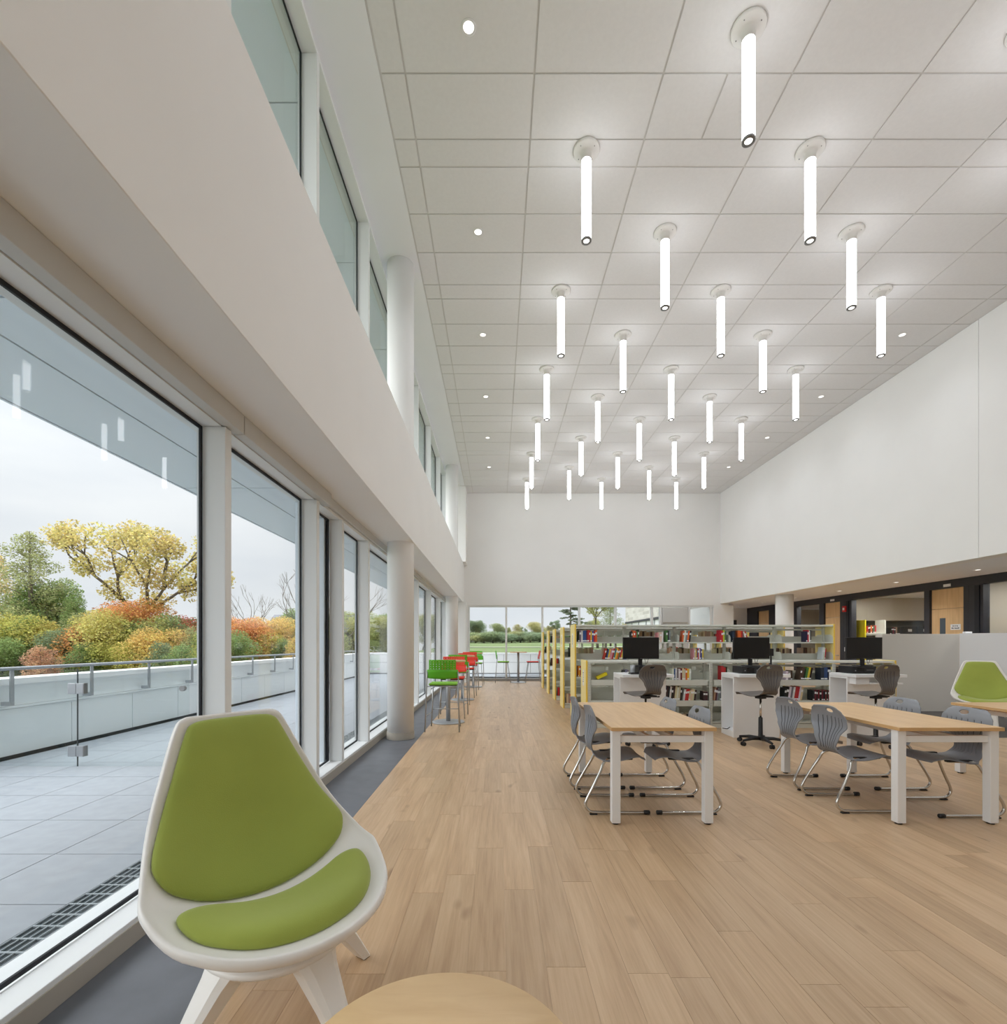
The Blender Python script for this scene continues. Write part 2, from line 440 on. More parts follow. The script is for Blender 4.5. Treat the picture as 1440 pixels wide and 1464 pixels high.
# ---- ceiling
ceil = struct('ceiling')
box_obj('ceiling_slab', (-1.9, XR+0.3, Y0, YB+0.3, ZC+0.004, ZC+0.2), 'grid', ceil, 'structure')
box_obj('gypsum_border', (-1.765, -1.115, Y0, YB, ZC-0.006, ZC+0.003), 'soffit', ceil, 'structure')
gx = [-1.105, -0.87] + [-0.87+1.222*k for k in range(1, 8)] + [XR]
rows = []
y = 4.66; pat = [0.61, 0.305, 0.61, 0.61]
while y < YB:
    for d in pat: rows.append((y, min(y+d, YB))); y += d
    if y >= YB: break
y = 4.66; back = [0.61, 0.61, 0.305, 0.61]
TB = 0.0095
k = 0
front_rows = []
while y > 3.6:
    d = back[k % 4]; front_rows.append((y-d, y)); y -= d; k += 1
box_obj('ceiling_tile_field', (-1.105, XR, Y0, y-TB, ZC-0.004, ZC+0.003), 'tile', ceil, 'structure')
for r, (a, b) in enumerate(front_rows + rows):
    if b-a < 0.06: continue
    for c in range(len(gx)-1):
        cuts = [(gx[c], gx[c+1])]
        if c == 3 and abs((a-4.66) % 4.27) < 0.05 and b > a+0.5:
            m_ = (gx[c]+gx[c+1])/2; cuts = [(gx[c], m_), (m_, gx[c+1])]
        for (p, q) in cuts:
            box_obj('ceiling_tile', (p+TB, q-TB, a+TB, b-TB, ZC-0.004, ZC+0.003), 'tile', ceil, 'structure')

# ---- upper right wall (bulkhead over the aisle) in panels
wr = struct('wall_right')
box_obj('wall_backing', (XR+0.012, XR+0.3, Y0, YB, ZS, ZC), 'wall', wr, 'structure')
box_obj('wall_panel', (XR, XR+0.011, Y0, 8.195, ZS, ZC), 'wall', wr, 'structure')
box_obj('wall_panel', (XR, XR+0.011, 8.205, YB, ZS, ZC), 'wall', wr, 'structure')
# ---- left bulkhead
wl = struct('wall_left')
box_obj('bulkhead', (XL-0.02, -1.18, Y0, YB, ZS, ZB), 'wall', wl, 'structure', bev=0.004)
box_obj('spandrel', (-1.88, XL-0.021, Y0, YB, ZS, ZB), 'soffitpanel', wl, 'structure')
box_obj('end_pier_lower', (-1.9, -1.08, 16.85, YB, 0, ZS), 'wall', wl, 'structure')
box_obj('end_pier_upper', (-1.9, -1.08, 16.85, YB, ZB, ZC-0.006), 'wall', wl, 'structure')
# ---- back wall
wb = struct('wall_back')
box_obj('upper_wall', (-1.9, XR+0.3, YB, YB+0.3, 2.72, ZC), 'wall', wb, 'structure')
box_obj('corner_pier', (7.78, 8.5, YB, YA, 0, 2.72), 'wall', wb, 'structure')
box_obj('wall_return', (-1.9, -1.06, YB, YB+0.3, 0, 2.72), 'wall', wb, 'structure')
box_obj('blind_pier', (5.95, 6.88, YB+0.04, YB+0.28, 0, 2.64), 'fascia', wb, 'structure')
box_obj('blind_pier_ledge', (5.97, 6.86, YB+0.02, YB+0.039, 2.08, 2.12), 'base', wb, 'structure')
# ---- wall behind the camera
box_obj('wall_front', (-1.9, 13.9, Y0-0.2, Y0, 0, ZC), 'wall', None, 'structure')
# ---- low aisle
ca = struct('ceiling_aisle')
box_obj('aisle_soffit', (XR+0.301, XA+0.1, Y0, YA, ZS, ZS+0.15), 'soffit', ca, 'structure')
wa = struct('wall_aisle')
box_obj('aisle_end_wall', (8.5, XA, YA, YA+0.2, 0, ZS), 'wall', wa, 'structure')
box_obj('aisle_end_dark_panel', (9.55, 9.72, YA-0.02, YA-0.001, 0, 2.3), 'charcoal', wa, 'structure')

# ---- round columns
def column(x, y, r=0.188, z1=ZC-0.006):
    c = struct('column', (x, y, 0))
    MB().lathe([(r, 0.0), (r, z1)], n=40).build('column_shaft', 'wall', c, 'structure')
    MB().lathe([(r+0.001, 0.002), (r+0.007, 0.003), (r+0.007, 0.1), (r+0.001, 0.1)], n=40, smooth=False, cap=False).build('column_base_band', 'base', c, 'structure')
column(-1.38, 7.03); column(-1.38, 15.0)
column(8.46, 14.5, 0.235, ZS)

# ---- left curtain wall
def glazing(root, xs, y_edges, z0, z1, name='mullion', gx0=-1.79, depth=(-1.771, XL), mw=0.07, ext=True):
    ys = y_edges
    for k, y in enumerate(ys):
        mb = MB().bbox(depth[0], depth[1], y-mw, y, z0, z1, b=0.003)
        mb.build('mullion', 'frame', root, 'structure')
        if ext: box_obj('mullion_cap', (-1.812, -1.798, y-mw*0.85, y-mw*0.15, z0, z1), 'frame', root, 'structure')
    for a, b in zip(ys, ys[1:]):
        p, q = a, b-mw
        box_obj('glass_pane', (gx0-0.006, gx0+0.006, p+0.004, q-0.004, z0+0.004, z1-0.004), 'glass', root, 'structure')
        mb = MB()
        g = 0.02
        mb.box(gx0+0.007, depth[0]-0.001, p, p+g, z0, z1); mb.box(gx0+0.007, depth[0]-0.001, q-g, q, z0, z1)
        mb.box(gx0+0.007, depth[0]-0.001, p+g, q-g, z0, z0+g); mb.box(gx0+0.007, depth[0]-0.001, p+g, q-g, z1-g, z1)
        mb.build('gasket', 'gasket', root, 'structure')

w1 = struct('window_1')
lower_y = [-3.6, -1.9, -0.35, 1.3, 3.03, 4.53, 5.26, 6.32, 8.2, 10.28, 12.18, 14.2, 15.7, 16.85]
glazing(w1, None, lower_y, 0.112, 2.655)
box_obj('sill', (-1.765, XL, Y0, 16.85, 0.02, 0.111), 'frame', w1, 'structure', bev=0.003)
box_obj('outer_sill', (-1.99, -1.766, Y0, 16.85, -0.02, 0.05), 'frame', w1, 'structure')
box_obj('head_frame', (-1.86, -1.66, Y0, 16.85, 2.656, ZS-0.001), 'frame', w1, 'structure')
for a, b, xa in ((Y0, 3.085, -1.585), (3.093, 4.71, -1.585), (4.718, 7.3, -1.625), (7.308, 11.0, -1.625), (11.008, 16.84, -1.625)):
    box_obj('blind_fascia', (-1.655, xa, a, b, 2.66 if xa > -1.6 else 2.69, ZS-0.001), 'fascia', w1, 'structure', bev=0.003)
# terrace door between two mullions: deeper stile
d1 = struct('door_1')
MB().box(-1.86, -1.797, 5.10, 5.188, 0.12, 2.65).box(-1.86, -1.797, 4.535, 4.56, 0.12, 2.65).build('door_stile', 'soffitpanel', d1, 'structure')
box_obj('door_gasket', (-1.79, -1.77, 5.135, 5.168, 0.135, 2.63), 'gasket', d1, 'structure')
bl = struct('baseboard_left')
box_obj('baseboard', (XL-0.028, XL+0.004, Y0, 16.85, 0.0, 0.088), 'base', bl, 'structure', bev=0.002)

w2 = struct('window_2')
upper_y = [-3.6, -0.35, 1.3, 3.03, 4.53, 6.32, 8.2, 10.28, 12.18, 14.2, 15.7, 16.85]
glazing(w2, None, upper_y, ZB, ZC-0.05)
box_obj('head_frame', (-1.87, XL, Y0, 16.85, ZC-0.049, ZC-0.007), 'frame', w2, 'structure')

# ---- back glazing
w3 = struct('window_3')
ZW = 2.66
bx = [-1.03, 0.327, 1.634, 2.967, 4.27, 5.59, 5.9]
bx2 = [6.93, 7.70]
def back_glazing(xs):
    for x in xs: box_obj('mullion', (x-0.035, x+0.035, YB+0.05, YB+0.19, 0.1, ZW), 'frame', w3, 'structure')
    for a, b in zip(xs, xs[1:]):
        box_obj('glass_pane', (a+0.036, b-0.036, YB+0.125, YB+0.137, 0.101, ZW-0.001), 'glass', w3, 'structure')
back_glazing(bx); back_glazing(bx2)
box_obj('sill', (-1.06, 7.775, YB+0.03, YB+0.2, 0.0, 0.1), 'silver', w3, 'structure')
box_obj('head_frame', (-1.06, 7.775, YB+0.03, YB+0.2, ZW+0.001, 2.719), 'frame', w3, 'structure')

# ---- storefront along the aisle
ws = struct('wall_storefront')
XF = XA
def post(y0, y1, z1=2.6, x0=0.0): box_obj('frame_post', (XF+x0, XF+0.14, y0, y1, 0, z1), 'charcoal', ws, 'structure')
box_obj('frame_header', (XF-0.005, XF+0.14, 4.0, YA, 2.6, ZS), 'charcoal', ws, 'structure')
for a, b in ((19.2, YA), (17.4, 18.4), (16.67, 17.4), (15.3, 15.52), (14.42, 14.58), (14.1, 14.42), (11.56, 11.71), (10.6, 10.72), (10.28, 10.6), (8.1, 8.3)):
    post(a+0.002, b-0.002)
for a, b in ((14.2, 14.3), (10.35, 10.45)):
    box_obj('frame_reveal', (XF-0.02, XF-0.001, a, b, 0, 2.58), 'gasket', ws, 'structure')
box_obj('storefront_wall_near', (XF, XF+0.14, Y0, 8.1, 0, ZS), 'wall', ws, 'structure')
for n_, (a, b) in enumerate(((15.52, 16.67), (12.84, 14.1), (11.71, 12.82), (8.3, 10.28))):
    box_obj('glass_pane', (XF+0.05, XF+0.062, a+0.003, b-0.003, 0.1, 2.59), 'glass', ws, 'structure')
    box_obj('frame_sill', (XF+0.02, XF+0.12, a, b, 0, 0.098), 'charcoal', ws, 'structure')
def door(n, y0, y1, win=True, sign=False):
    d = struct('door_%d' % n)
    box_obj('door_leaf', (XF+0.05, XF+0.095, y0+0.006, y1-0.006, 0.01, 2.135), 'doorwood', d, 'structure', bev=0.002)
    box_obj('transom_panel', (XF+0.05, XF+0.095, y0+0.006, y1-0.006, 2.145, 2.595), 'doorwood', d, 'structure', bev=0.002)
    if win:
        box_obj('vision_window', (XF+0.046, XF+0.05, y1-0.36, y1-0.22, 0.95, 1.93), 'darkglass', d, 'structure')
        box_obj('vision_frame', (XF+0.044, XF+0.049, y1-0.22, y1-0.19, 0.95, 1.93), 'maple_edge', d, 'structure')
    mb = MB().tube([(XF+0.05, y0+0.12, 1.0), (XF-0.01, y0+0.12, 1.0), (XF-0.01, y0+0.24, 1.0)], 0.011)
    mb.build('door_handle', 'steel', d, 'structure')
    return d
dA = door(2, 14.58, 15.3, win=False)
dB = door(3, 10.72, 11.56)
dC = door(4, 18.4, 19.2, win=False)
# paper sign on the nearer door: two lines of small print too fine to read
sg = thing('door_sign', 'white paper sign with two lines of print on the birch door', 'sign', (XF+0.045, 10.83, 1.655))
box_obj('sign_sheet', (-0.003, 0.0, 0.0, 0.24, 0.0, 0.125), 'card', sg)
def print_row(name, parent, y0, y1, z0, z1, n, x):
    mb = MB(); ww = (y1-y0)/n
    rr = random.Random(n)
    for k in range(n):
        if rr.random() < 0.1: continue
        mb.box(x-0.001, x, y0+k*ww+ww*0.12, y0+(k+1)*ww-ww*0.12, z0, z1 - (0 if rr.random() > 0.4 else (z1-z0)*0.25))
    return mb.build(name, 'ink', parent, 'stuff')
print_row('print_line', sg, 0.06, 0.19, 0.07, 0.1, 9, -0.0035)
print_row('print_line', sg, 0.03, 0.215, 0.022, 0.052, 13, -0.0035)
for y, lab in ((14.9, 'small white number plate above the farther birch door'), (11.1, 'small white number plate above the birch door with the sign')):
    p_ = tag(box_obj('room_plate', (XF-0.012, XF-0.006, y-0.09, y+0.09, 2.63, 2.69), 'card'), lab, 'sign')
fa = thing('fire_alarm', 'red fire alarm pull box on the charcoal post', 'fire alarm', (XF-0.002, 14.35, 1.95+0.32))
box_obj('alarm_body', (-0.05, 0.0, -0.07, 0.07, 0.0, 0.17), 'red', fa, bev=0.006)
box_obj('alarm_lens', (-0.062, -0.051, -0.03, 0.03, 0.05, 0.12), 'card', fa)
sw = tag(box_obj('light_switch', (XF-0.012, XF-0.001, 14.3, 14.38, 1.12, 1.24), 'card', bev=0.003), 'white light switch low on the charcoal post below the fire alarm', 'switch')
# rooms behind the storefront
for k, (y, lab) in enumerate(((13.6, 'added unseen fill light in the glazed room, farther one'), (11.6, 'added unseen fill light in the glazed room, nearer one'), (9.2, 'added unseen fill light in the room behind the nearest glass pane'), (16.4, 'added unseen fill light in the far room past the first birch door'))):
    rl_ = thing('room_fill_light', lab, 'ceiling lamp', (10.78, y, ZS-0.041), 0, 'added fill lights in the glazed rooms')  # added to brighten the rooms, kept out of view above the header
    MB().bbox(-0.3, 0.3, -0.6, 0.6, -0.03, 0.0, b=0.003).build('fill_housing', 'white', rl_)
    MB().box(-0.27, 0.27, -0.57, 0.57, -0.032, -0.0302).build('fill_diffuser', 'roomfill', rl_)
rm = struct('wall_rooms')
box_obj('room_rear_wall', (13.6, 13.8, Y0, YA, 0, ZS), 'beige', rm, 'structure')
box_obj('room_side_wall', (XF+0.14, 13.6, 15.4, 15.5, 0, ZS-0.05), 'beige', rm, 'structure')
box_obj('room_side_wall', (XF+0.14, 13.6, 10.45, 10.55, 0, ZS-0.05), 'beige', rm, 'structure')
box_obj('room_side_wall', (XF+0.14, 13.6, YA-0.1, YA, 0, ZS-0.05), 'beige', rm, 'structure')
box_obj('room_side_wall', (XF+0.14, 13.6, 4.0, 4.1, 0, ZS-0.05), 'beige', rm, 'structure')
box_obj('room_ceiling', (XF+0.1, 13.8, Y0, YA, ZS-0.04, ZS+0.1), 'soffit', rm, 'structure')
box_obj('room_wall_cabinet', (10.9, 13.55, 15.0, 15.39, 2.05, ZS-0.05), 'beige', rm, 'structure')
box_obj('room_recess', (10.9, 13.55, 15.36, 15.39, 0.9, 2.049), 'olive', rm, 'structure')
box_obj('room_counter', (11.3, 13.55, 14.8, 15.39, 0, 0.9), 'olive', rm, 'structure')

# ================================================================== lamps
def lamp_light(parent, z, watts, size, blend, rad):
    l = bpy.data.lights.new('lamp_light', 'SPOT'); l.energy = watts; l.spot_size = radians(size); l.spot_blend = blend; l.shadow_soft_size = rad
    l.color = (0.94, 0.985, 1.07)
    o = bpy.data.objects.new('lamp_light', l); COL.objects.link(o); o.parent = parent; o.location = (0, 0, z)
    return o
def make_tube_light():
    t = thing('tube_light', 'x', 'ceiling lamp', (0, 0, ZC-0.004), 0, 'slim tube lights under the ceiling')
    c = MB().lathe([(0.001, 0.0), (0.142, 0.0), (0.142, -0.022), (0.136, -0.03), (0.075, -0.034), (0.056, -0.045), (0.056, -0.125), (0.001, -0.125)], n=32, cap=False).build('canopy', 'canopy', t)
    for k in range(4):
        a = pi/4 + k*pi/2
        MB().lathe([(0.005, -0.031), (0.005, -0.036)], 0.105*cos(a), 0.105*sin(a), n=8).build('screw', 'ring', c)
    MB().lathe([(0.053, -0.126), (0.053, -0.985)], n=28).build('diffuser_tube', 'tube', t)
    MB().lathe([(0.033, -0.986), (0.0545, -0.986), (0.0545, -1.005), (0.033, -1.005)], n=28, cap=False).build('end_ring', 'ring', t)
    MB().lathe([(0.032, -0.99), (0.032, -0.996)], n=24).build('end_lens', 'endlens', t)
    lamp_light(t, -1.01, TUBE_SPOT, 140, 1.0, 0.03)
    return t
proto = make_tube_light(); first = True
rows_l = [('odd', 5.38), ('odd', 7.53), ('odd', 9.68), ('odd', 11.84), ('odd', 13.98), ('odd', 16.14),
          ('even', 4.31), ('even', 6.455), ('even', 8.605), ('even', 10.76), ('even', 12.91), ('even', 15.06)]
rows_l.sort(key=lambda q: q[1])
ordn = ['first', 'second', 'third', 'fourth', 'fifth', 'sixth', 'seventh', 'eighth', 'ninth', 'tenth', 'eleventh', 'twelfth', 'thirteenth', 'fourteenth', 'fifteenth', 'sixteenth', 'seventeenth', 'eighteenth', 'nineteenth']
ordn += ['twentieth'] + ['twenty-' + q for q in ordn[:9]] + ['thirtieth'] + ['thirty-' + q for q in ordn[:9]]
for r, (kind, y) in enumerate(rows_l):
    xs = [0.975, 3.42, 5.87] if kind == 'odd' else [2.2, 4.645]
    nm = ['window-side', 'middle', 'wall-side'] if kind == 'odd' else ['window-side', 'wall-side']
    for x, n_ in zip(xs, nm):
        lab = 'slim lit tube lamp, %s one of the %s crosswise lamp row' % (n_, ordn[r])
        if first: o = proto; o.location = (x, y, ZC-0.004); o['label'] = lab; first = False
        else: dup(proto, (x, y, ZC-0.004), None, lab)
# unseen tube lamps added over and behind the camera to light the foreground
for r, (kind, y) in enumerate([('odd', 3.23), ('even', 2.155), ('even', 0.0)]):
    xs = [0.975, 3.42, 5.87] if kind == 'odd' else [2.2, 4.645]
    for x, n_ in zip(xs, ['window-side', 'middle', 'wall-side'] if kind == 'odd' else ['window-side', 'wall-side']):
        dup(proto, (x, y, ZC-0.004), None, 'added unseen tube lamp overhead, %s one of the %s row behind the first row seen' % (n_, ordn[r]))

def make_downlight():
    t = thing('downlight', 'x', 'ceiling lamp', (0, 0, 0), 0, 'recessed downlights')
    MB().lathe([(0.048, 0.002), (0.066, 0.002), (0.066, -0.004), (0.056, -0.006), (0.048, -0.004)], n=28, cap=False).build('trim_ring', 'white', t)
    MB().lathe([(0.047, 0.001), (0.047, -0.001)], n=24).build('lens', 'lens', t)
    lamp_light(t, -0.012, DOWN_SPOT, 130, 1.0, 0.05)
    return t
dproto = make_downlight(); first = True
aisle_lamp = [c for c in dproto.children if c.type == 'LIGHT'][0].data.copy(); aisle_lamp.energy = AISLE_SPOT
dl = []
for k, y in enumerate((4.31, 6.455, 8.605, 10.76, 12.91, 15.06)):
    dl.append((-0.25, y, ZC-0.006, 'small round downlight in the ceiling edge along the windows, %s from the camera' % ordn[k]))
for k, y in enumerate((2.155, 0.0, -2.155)):  # unseen downlights added overhead, also for light on the foreground
    dl.append((-0.25, y, ZC-0.006, 'added unseen downlight along the windows overhead, %s behind the first one seen' % ordn[k]))
for k, y in enumerate((8.605, 10.76, 12.91, 15.06)):
    dl.append((7.08, y, ZC-0.006, 'small round downlight in the high ceiling beside the long white wall, %s from the camera' % ordn[k]))
for k, y in enumerate((7.6, 9.55, 11.5, 13.4, 15.4, 17.3, 19.0)):
    dl.append((9.32, y, ZS-0.001, 'small round downlight in the low aisle soffit above the storefront, %s from the camera' % ordn[k]))
for x, y, z, lab in dl:
    if first: o = dproto; o.location = (x, y, z); o['label'] = lab; first = False
    else:
        o = dup(dproto, (x, y, z), None, lab)
        if z < 4:
            for c in o.children:
                if c.type == 'LIGHT': c.data = aisle_lamp

# ================================================================== work tables
def make_work_table():
    t = thing('work_table', 'x', 'table', (0, 0, 0), 0, 'maple topped work tables')
    W, L, H = 0.778, 1.57, 0.73
    mb = MB().bbox(0, W, 0, L, H-0.027, H, b=0.0025)
    mb.bm.faces.ensure_lookup_table()
    for f in mb.bm.faces:
        if abs(f.normal.z) < 0.5: f.material_index = 1
    mb.bm.normal_update()
    for f in mb.bm.faces: f.material_index = 0 if abs(f.normal.z) > 0.9 else 1
    mb.build('tabletop', ['maple', 'maple_edge'], t)
    s = 0.064
    for x in (0.012, W-0.012-s):
        for y in (0.03, L-0.03-s):
            l = MB().bbox(x, x+s, y, y+s, 0.012, H-0.028, b=0.003).build('leg', 'powder', t)
            MB().lathe([(0.024, 0.0), (0.024, 0.0118)], x+s/2, y+s/2, n=16).build('foot', 'black', l)
    for y in (0.045, L-0.045-0.034):
        MB().bbox(0.012+s+0.0005, W-0.012-s-0.0005, y, y+0.034, 0.612, 0.662, b=0.003).build('end_rail', 'powder', t)
    for x in (0.28, 0.47):
        MB().bbox(x, x+0.03, 0.0795, L-0.0795, 0.615, 0.659, b=0.003).build('side_rail', 'powder', t)
    return t
TY = 3.63
tp = make_work_table(); tp.location = (0.842, TY, 0); tp['label'] = 'maple topped work table by the aisle, nearest the yellow shelf ends'
dup(tp, (2.966, TY, 0), None, 'maple topped work table between the other two, four chairs round it')
dup(tp, (4.79, TY, 0), None, 'maple topped work table cut by the picture edge, before the far lounge chair')

# ================================================================== shell chairs
def shell_mesh(name, mat_i):
    prof = catmull([(0.500, 0.405), (0.470, 0.436), (0.40, 0.450), (0.32, 0.438), (0.24, 0.426), (0.16, 0.432), (0.108, 0.468),
                    (0.096, 0.53), (0.114, 0.60), (0.132, 0.67), (0.122, 0.75), (0.090, 0.83)], 8)
    # even arclength samples
    acc = [0.0]
    for a, b in zip(prof, prof[1:]): acc.append(acc[-1] + (b-a).length)
    L = acc[-1]
    def at(s):
        for k in range(len(acc)-1):
            if acc[k+1] >= s-1e-9:
                f = (s-acc[k])/(acc[k+1]-acc[k]); return prof[k].lerp(prof[k+1], f)
        return prof[-1]
    NV, NU = 84, 63
    groove = lambda j: j % 7 == 3 and 8 < j < 55
    def interp(tab, v):
        for (a, x), (b, y) in zip(tab, tab[1:]):
            if v <= b: f = (v-a)/(b-a); f = f*f*(3-2*f); return x+(y-x)*f
        return tab[-1][1]
    wt = [(0, 0.150), (0.06, 0.195), (0.25, 0.222), (0.40, 0.20), (0.50, 0.145), (0.575, 0.118), (0.66, 0.155), (0.80, 0.224), (0.90, 0.216), (0.965, 0.186), (1.0, 0.145)]
    kt = [(0, -0.01), (0.2, 0.008), (0.42, 0.015), (0.55, 0.018), (0.75, 0.040), (1.0, 0.030)]
    verts = []; grid = []
    for i in range(NV+1):
        v = i/NV; p = at(v*L); q = at(min(L, v*L+0.004)); r = at(max(0, v*L-0.004))
        t = (q-r).normalized(); n = Vector((-t[1], t[0]))
        hw = interp(wt, v); k = interp(kt, v); row = []
        for j in range(NU+1):
            u = -1+2*j/NU
            off = k*u*u
            gv = max(0.0, min(1.0, (v-0.50)/0.04))*max(0.0, min(1.0, (0.885-v)/0.01))
            if groove(j) or groove(j-1): off += 0.004*gv
            row.append(len(verts)); verts.append((p[0]+n[0]*off, u*hw, p[1]+n[1]*off))
        grid.append(row)
    faces = []; hv = 0.945; fm = []
    def er(i, j):
        v = i/NV; u = -1+2*j/NU
        return sqrt(((v-hv)*L/0.019)**2 + (u*interp(wt, v)/0.042)**2)
    kept = {}
    for i in range(NV):
        for j in range(NU):
            if sum(er(i+a, j+b) for a in (0, 1) for b in (0, 1))/4 < 1: continue
            kept[(i, j)] = 1
            faces.append((grid[i][j], grid[i][j+1], grid[i+1][j+1], grid[i+1][j]))
            fm.append(1 if 0.53 < (i+0.5)/NV < 0.885 and groove(j) else 0)
    # round the hand hole: pull its border onto an ellipse
    for i in range(60, NV):
        for j in range(10, NU-10):
            around = [(i+a, j+b) in kept for a in (-1, 0) for b in (-1, 0)]
            if any(around) and not all(around):
                c = Vector(verts[grid[i][j]]); r = er(i, j)
                if r > 1e-3 and abs(r-1) < 0.6:
                    v = i/NV; v2 = hv + (v-hv)/r; p0 = at(v*L); p1 = at(min(L, v2*L))
                    verts[grid[i][j]] = (c.x + p1[0]-p0[0], c.y/r, c.z + p1[1]-p0[1])
    me = bpy.data.meshes.new(name); me.from_pydata(verts, [], faces)
    me.materials.append(M[mat_i]); me.materials.append(M['slot'])
    me.polygons.foreach_set('material_index', fm)
    me.polygons.foreach_set('use_smooth', [True]*len(faces))
    me.update(); return me

def add_shell(parent, mname, dz=0.0):
    o = link('seat_shell', shell_mesh('seat_shell', mname), parent, loc=(0, 0, dz))
    m = o.modifiers.new('thickness', 'SOLIDIFY'); m.thickness = 0.007; m.offset = 0.0
    return o

def make_student_chair():
    t = thing('student_chair', 'x', 'chair', (0, 0, 0), 0, 'grey shell chairs at the work tables')
    add_shell(t, 'greyplastic')
    for s in (-1, 1):
        y = s*0.225
        path = catmull([(0.495, y, 0.016), (0.30, y, 0.016), (0.10, y, 0.018), (0.045, y, 0.028), (0.012, y, 0.068), (0.022, y*0.99, 0.12),
                        (0.075, y*0.95, 0.22), (0.135, y*0.86, 0.33), (0.165, y*0.78, 0.395), (0.205, y*0.72, 0.418), (0.27, y*0.70, 0.420), (0.38, y*0.70, 0.425)], 5)
        f = MB().tube(path, 0.0115, 10).build('sled_frame', 'chrome', t)
        MB().tube([(0.475, y, 0.018), (0.515, y, 0.018), (0.52, y, 0.018)], [0.017, 0.017, 0.010], 10).build('front_glide', 'black', f)
        MB().bbox(0.045, 0.105, y-0.014, y+0.014, 0.0, 0.012, b=0.003).build('rear_glide', 'black', f)
    MB().bbox(0.20, 0.40, -0.17, -0.14, 0.418, 0.432, b=0.003).build('seat_mount', 'black', t)
    MB().bbox(0.20, 0.40, 0.14, 0.17, 0.418, 0.432, b=0.003).build('seat_mount', 'black', t)
    return t
cp = make_student_chair()
chairs = [(0.685, 4.11, 0, 'grey shell chair on the aisle side of the first work table, nearer one'),
          (0.665, 4.78, 0, 'grey shell chair on the aisle side of the first work table, farther one'),
          (1.775, 4.11, pi, 'grey shell chair tucked under the inner side of the first work table, nearer one'),
          (1.745, 4.78, pi, 'grey shell chair tucked under the inner side of the first work table, farther one'),
          (2.69, 4.14, 0, 'grey shell chair on the aisle side of the middle work table, nearer one'),
          (2.72, 4.75, 0, 'grey shell chair on the aisle side of the middle work table, farther one'),
          (3.93, 4.03, pi, 'grey shell chair at the wall side of the middle work table, nearer one'),
          (3.99, 4.75, pi, 'grey shell chair at the wall side of the middle work table, farther one')]
for k, (x, y, rz, lab) in enumerate(chairs):
    if k == 0: cp.location = (x, y, 0); cp.rotation_euler.z = rz; cp['label'] = lab
    else: dup(cp, (x, y, 0), rz, lab)

def make_task_chair():
    t = thing('task_chair', 'x', 'office chair', (0, 0, 0), 0, 'taupe swivel chairs at the computer desks')
    # shell is centred on the gas lift: its origin is behind
    h = 0.245
    sh = add_shell(t, 'taupe', h); sh.location.x = -0.24
    MB().bbox(-0.11, 0.13, -0.10, 0.10, 0.642, 0.660, b=0.004).bbox(-0.05, 0.05, -0.045, 0.045, 0.615, 0.641, b=0.004).build('seat_plate', 'black', t)
    MB().tube([(0.03, -0.06, 0.63), (0.05, -0.22, 0.62), (0.05, -0.27, 0.622)], [0.006, 0.006, 0.012], 8).build('height_lever', 'black', t)
    MB().lathe([(0.014, 0.34), (0.014, 0.62)], n=16).build('gas_lift', 'chrome', t)
    MB().lathe([(0.036, 0.06), (0.04, 0.085), (0.028, 0.11), (0.026, 0.36), (0.022, 0.365)], n=20).build('lift_sleeve', 'black', t)
    for k in range(5):
        a = 2*pi*k/5 + 0.3
        c, s_ = cos(a), sin(a)
        arm = MB().tube([(0.03*c, 0.03*s_, 0.085), (0.15*c, 0.15*s_, 0.088), (0.285*c, 0.285*s_, 0.07)], [0.024, 0.022, 0.015], 10).build('base_arm', 'black', t)
        mb = MB()
        for q in (-0.016, 0.016):
            cx, cy = 0.285*c - q*s_, 0.285*s_ + q*c
            mb.tube([(cx + s_*0.008, cy - c*0.008, 0.027), (cx - s_*0.008, cy + c*0.008, 0.027)], 0.027, 14)
        mb.lathe([(0.009, 0.03), (0.009, 0.066)], 0.285*c, 0.285*s_, n=8)
        mb.build('caster', 'black', arm)
    return t
tk = make_task_chair()
for k, (x, y, rz, lab) in enumerate(((1.99, 6.6, radians(112), 'taupe swivel chair at the computer desk nearest the yellow shelf ends'),
                                     (3.52, 6.58, radians(108), 'taupe swivel chair at the middle computer desk, its five-star base in view'),
                                     (5.06, 6.58, radians(106), 'taupe swivel chair at the computer desk beside the low partition'))):
    if k == 0: tk.location = (x, y, 0); tk.rotation_euler.z = rz; tk['label'] = lab
    else: dup(tk, (x, y, 0), rz, lab)

# ================================================================== computer desks
def make_desk(tray=False):
    t = thing('computer_desk', 'x', 'desk', (0, 0, 0), 0, 'tall white computer desks')
    MB().bbox(0, 0.72, -0.17, 0.39, 0.873, 0.914, b=0.003).build('desktop', 'white', t)
    MB().bbox(0.0, 0.66, 0.0, 0.022, 0.0, 0.872, b=0.002).build('front_panel', 'white', t)
    MB().bbox(0.0, 0.66, 0.368, 0.389, 0.0, 0.872, b=0.002).build('rear_panel', 'white', t)
    MB().box(0.30, 0.318, 0.0225, 0.3675, 0.09, 0.872).build('inner_panel', 'white', t)
    MB().bbox(0.0, 0.66, 0.0225, 0.3675, 0.0, 0.088, b=0.002).build('plinth', 'white', t)
    MB().bbox(0.005, 0.299, 0.0225, 0.3675, 0.845, 0.871, b=0.002).build('top_ledge', 'white', t)
    MB().tube(catmull([(-0.06, 0.22, 0.10), (0.0, 0.2, 0.094), (0.05, 0.26, 0.095), (0.09, 0.3, 0.1)], 5), 0.006, 6).build('cable', 'black', t)
    if tray:
        MB().bbox(0.03, 0.22, -0.13, -0.001, 0.775, 0.872, b=0.003).build('under_box', 'white', t, label='small white box hung under the top')
        MB().bbox(0.225, 0.68, -0.15, -0.001, 0.775, 0.795, b=0.003).build('keyboard_tray', 'white', t)
    return t
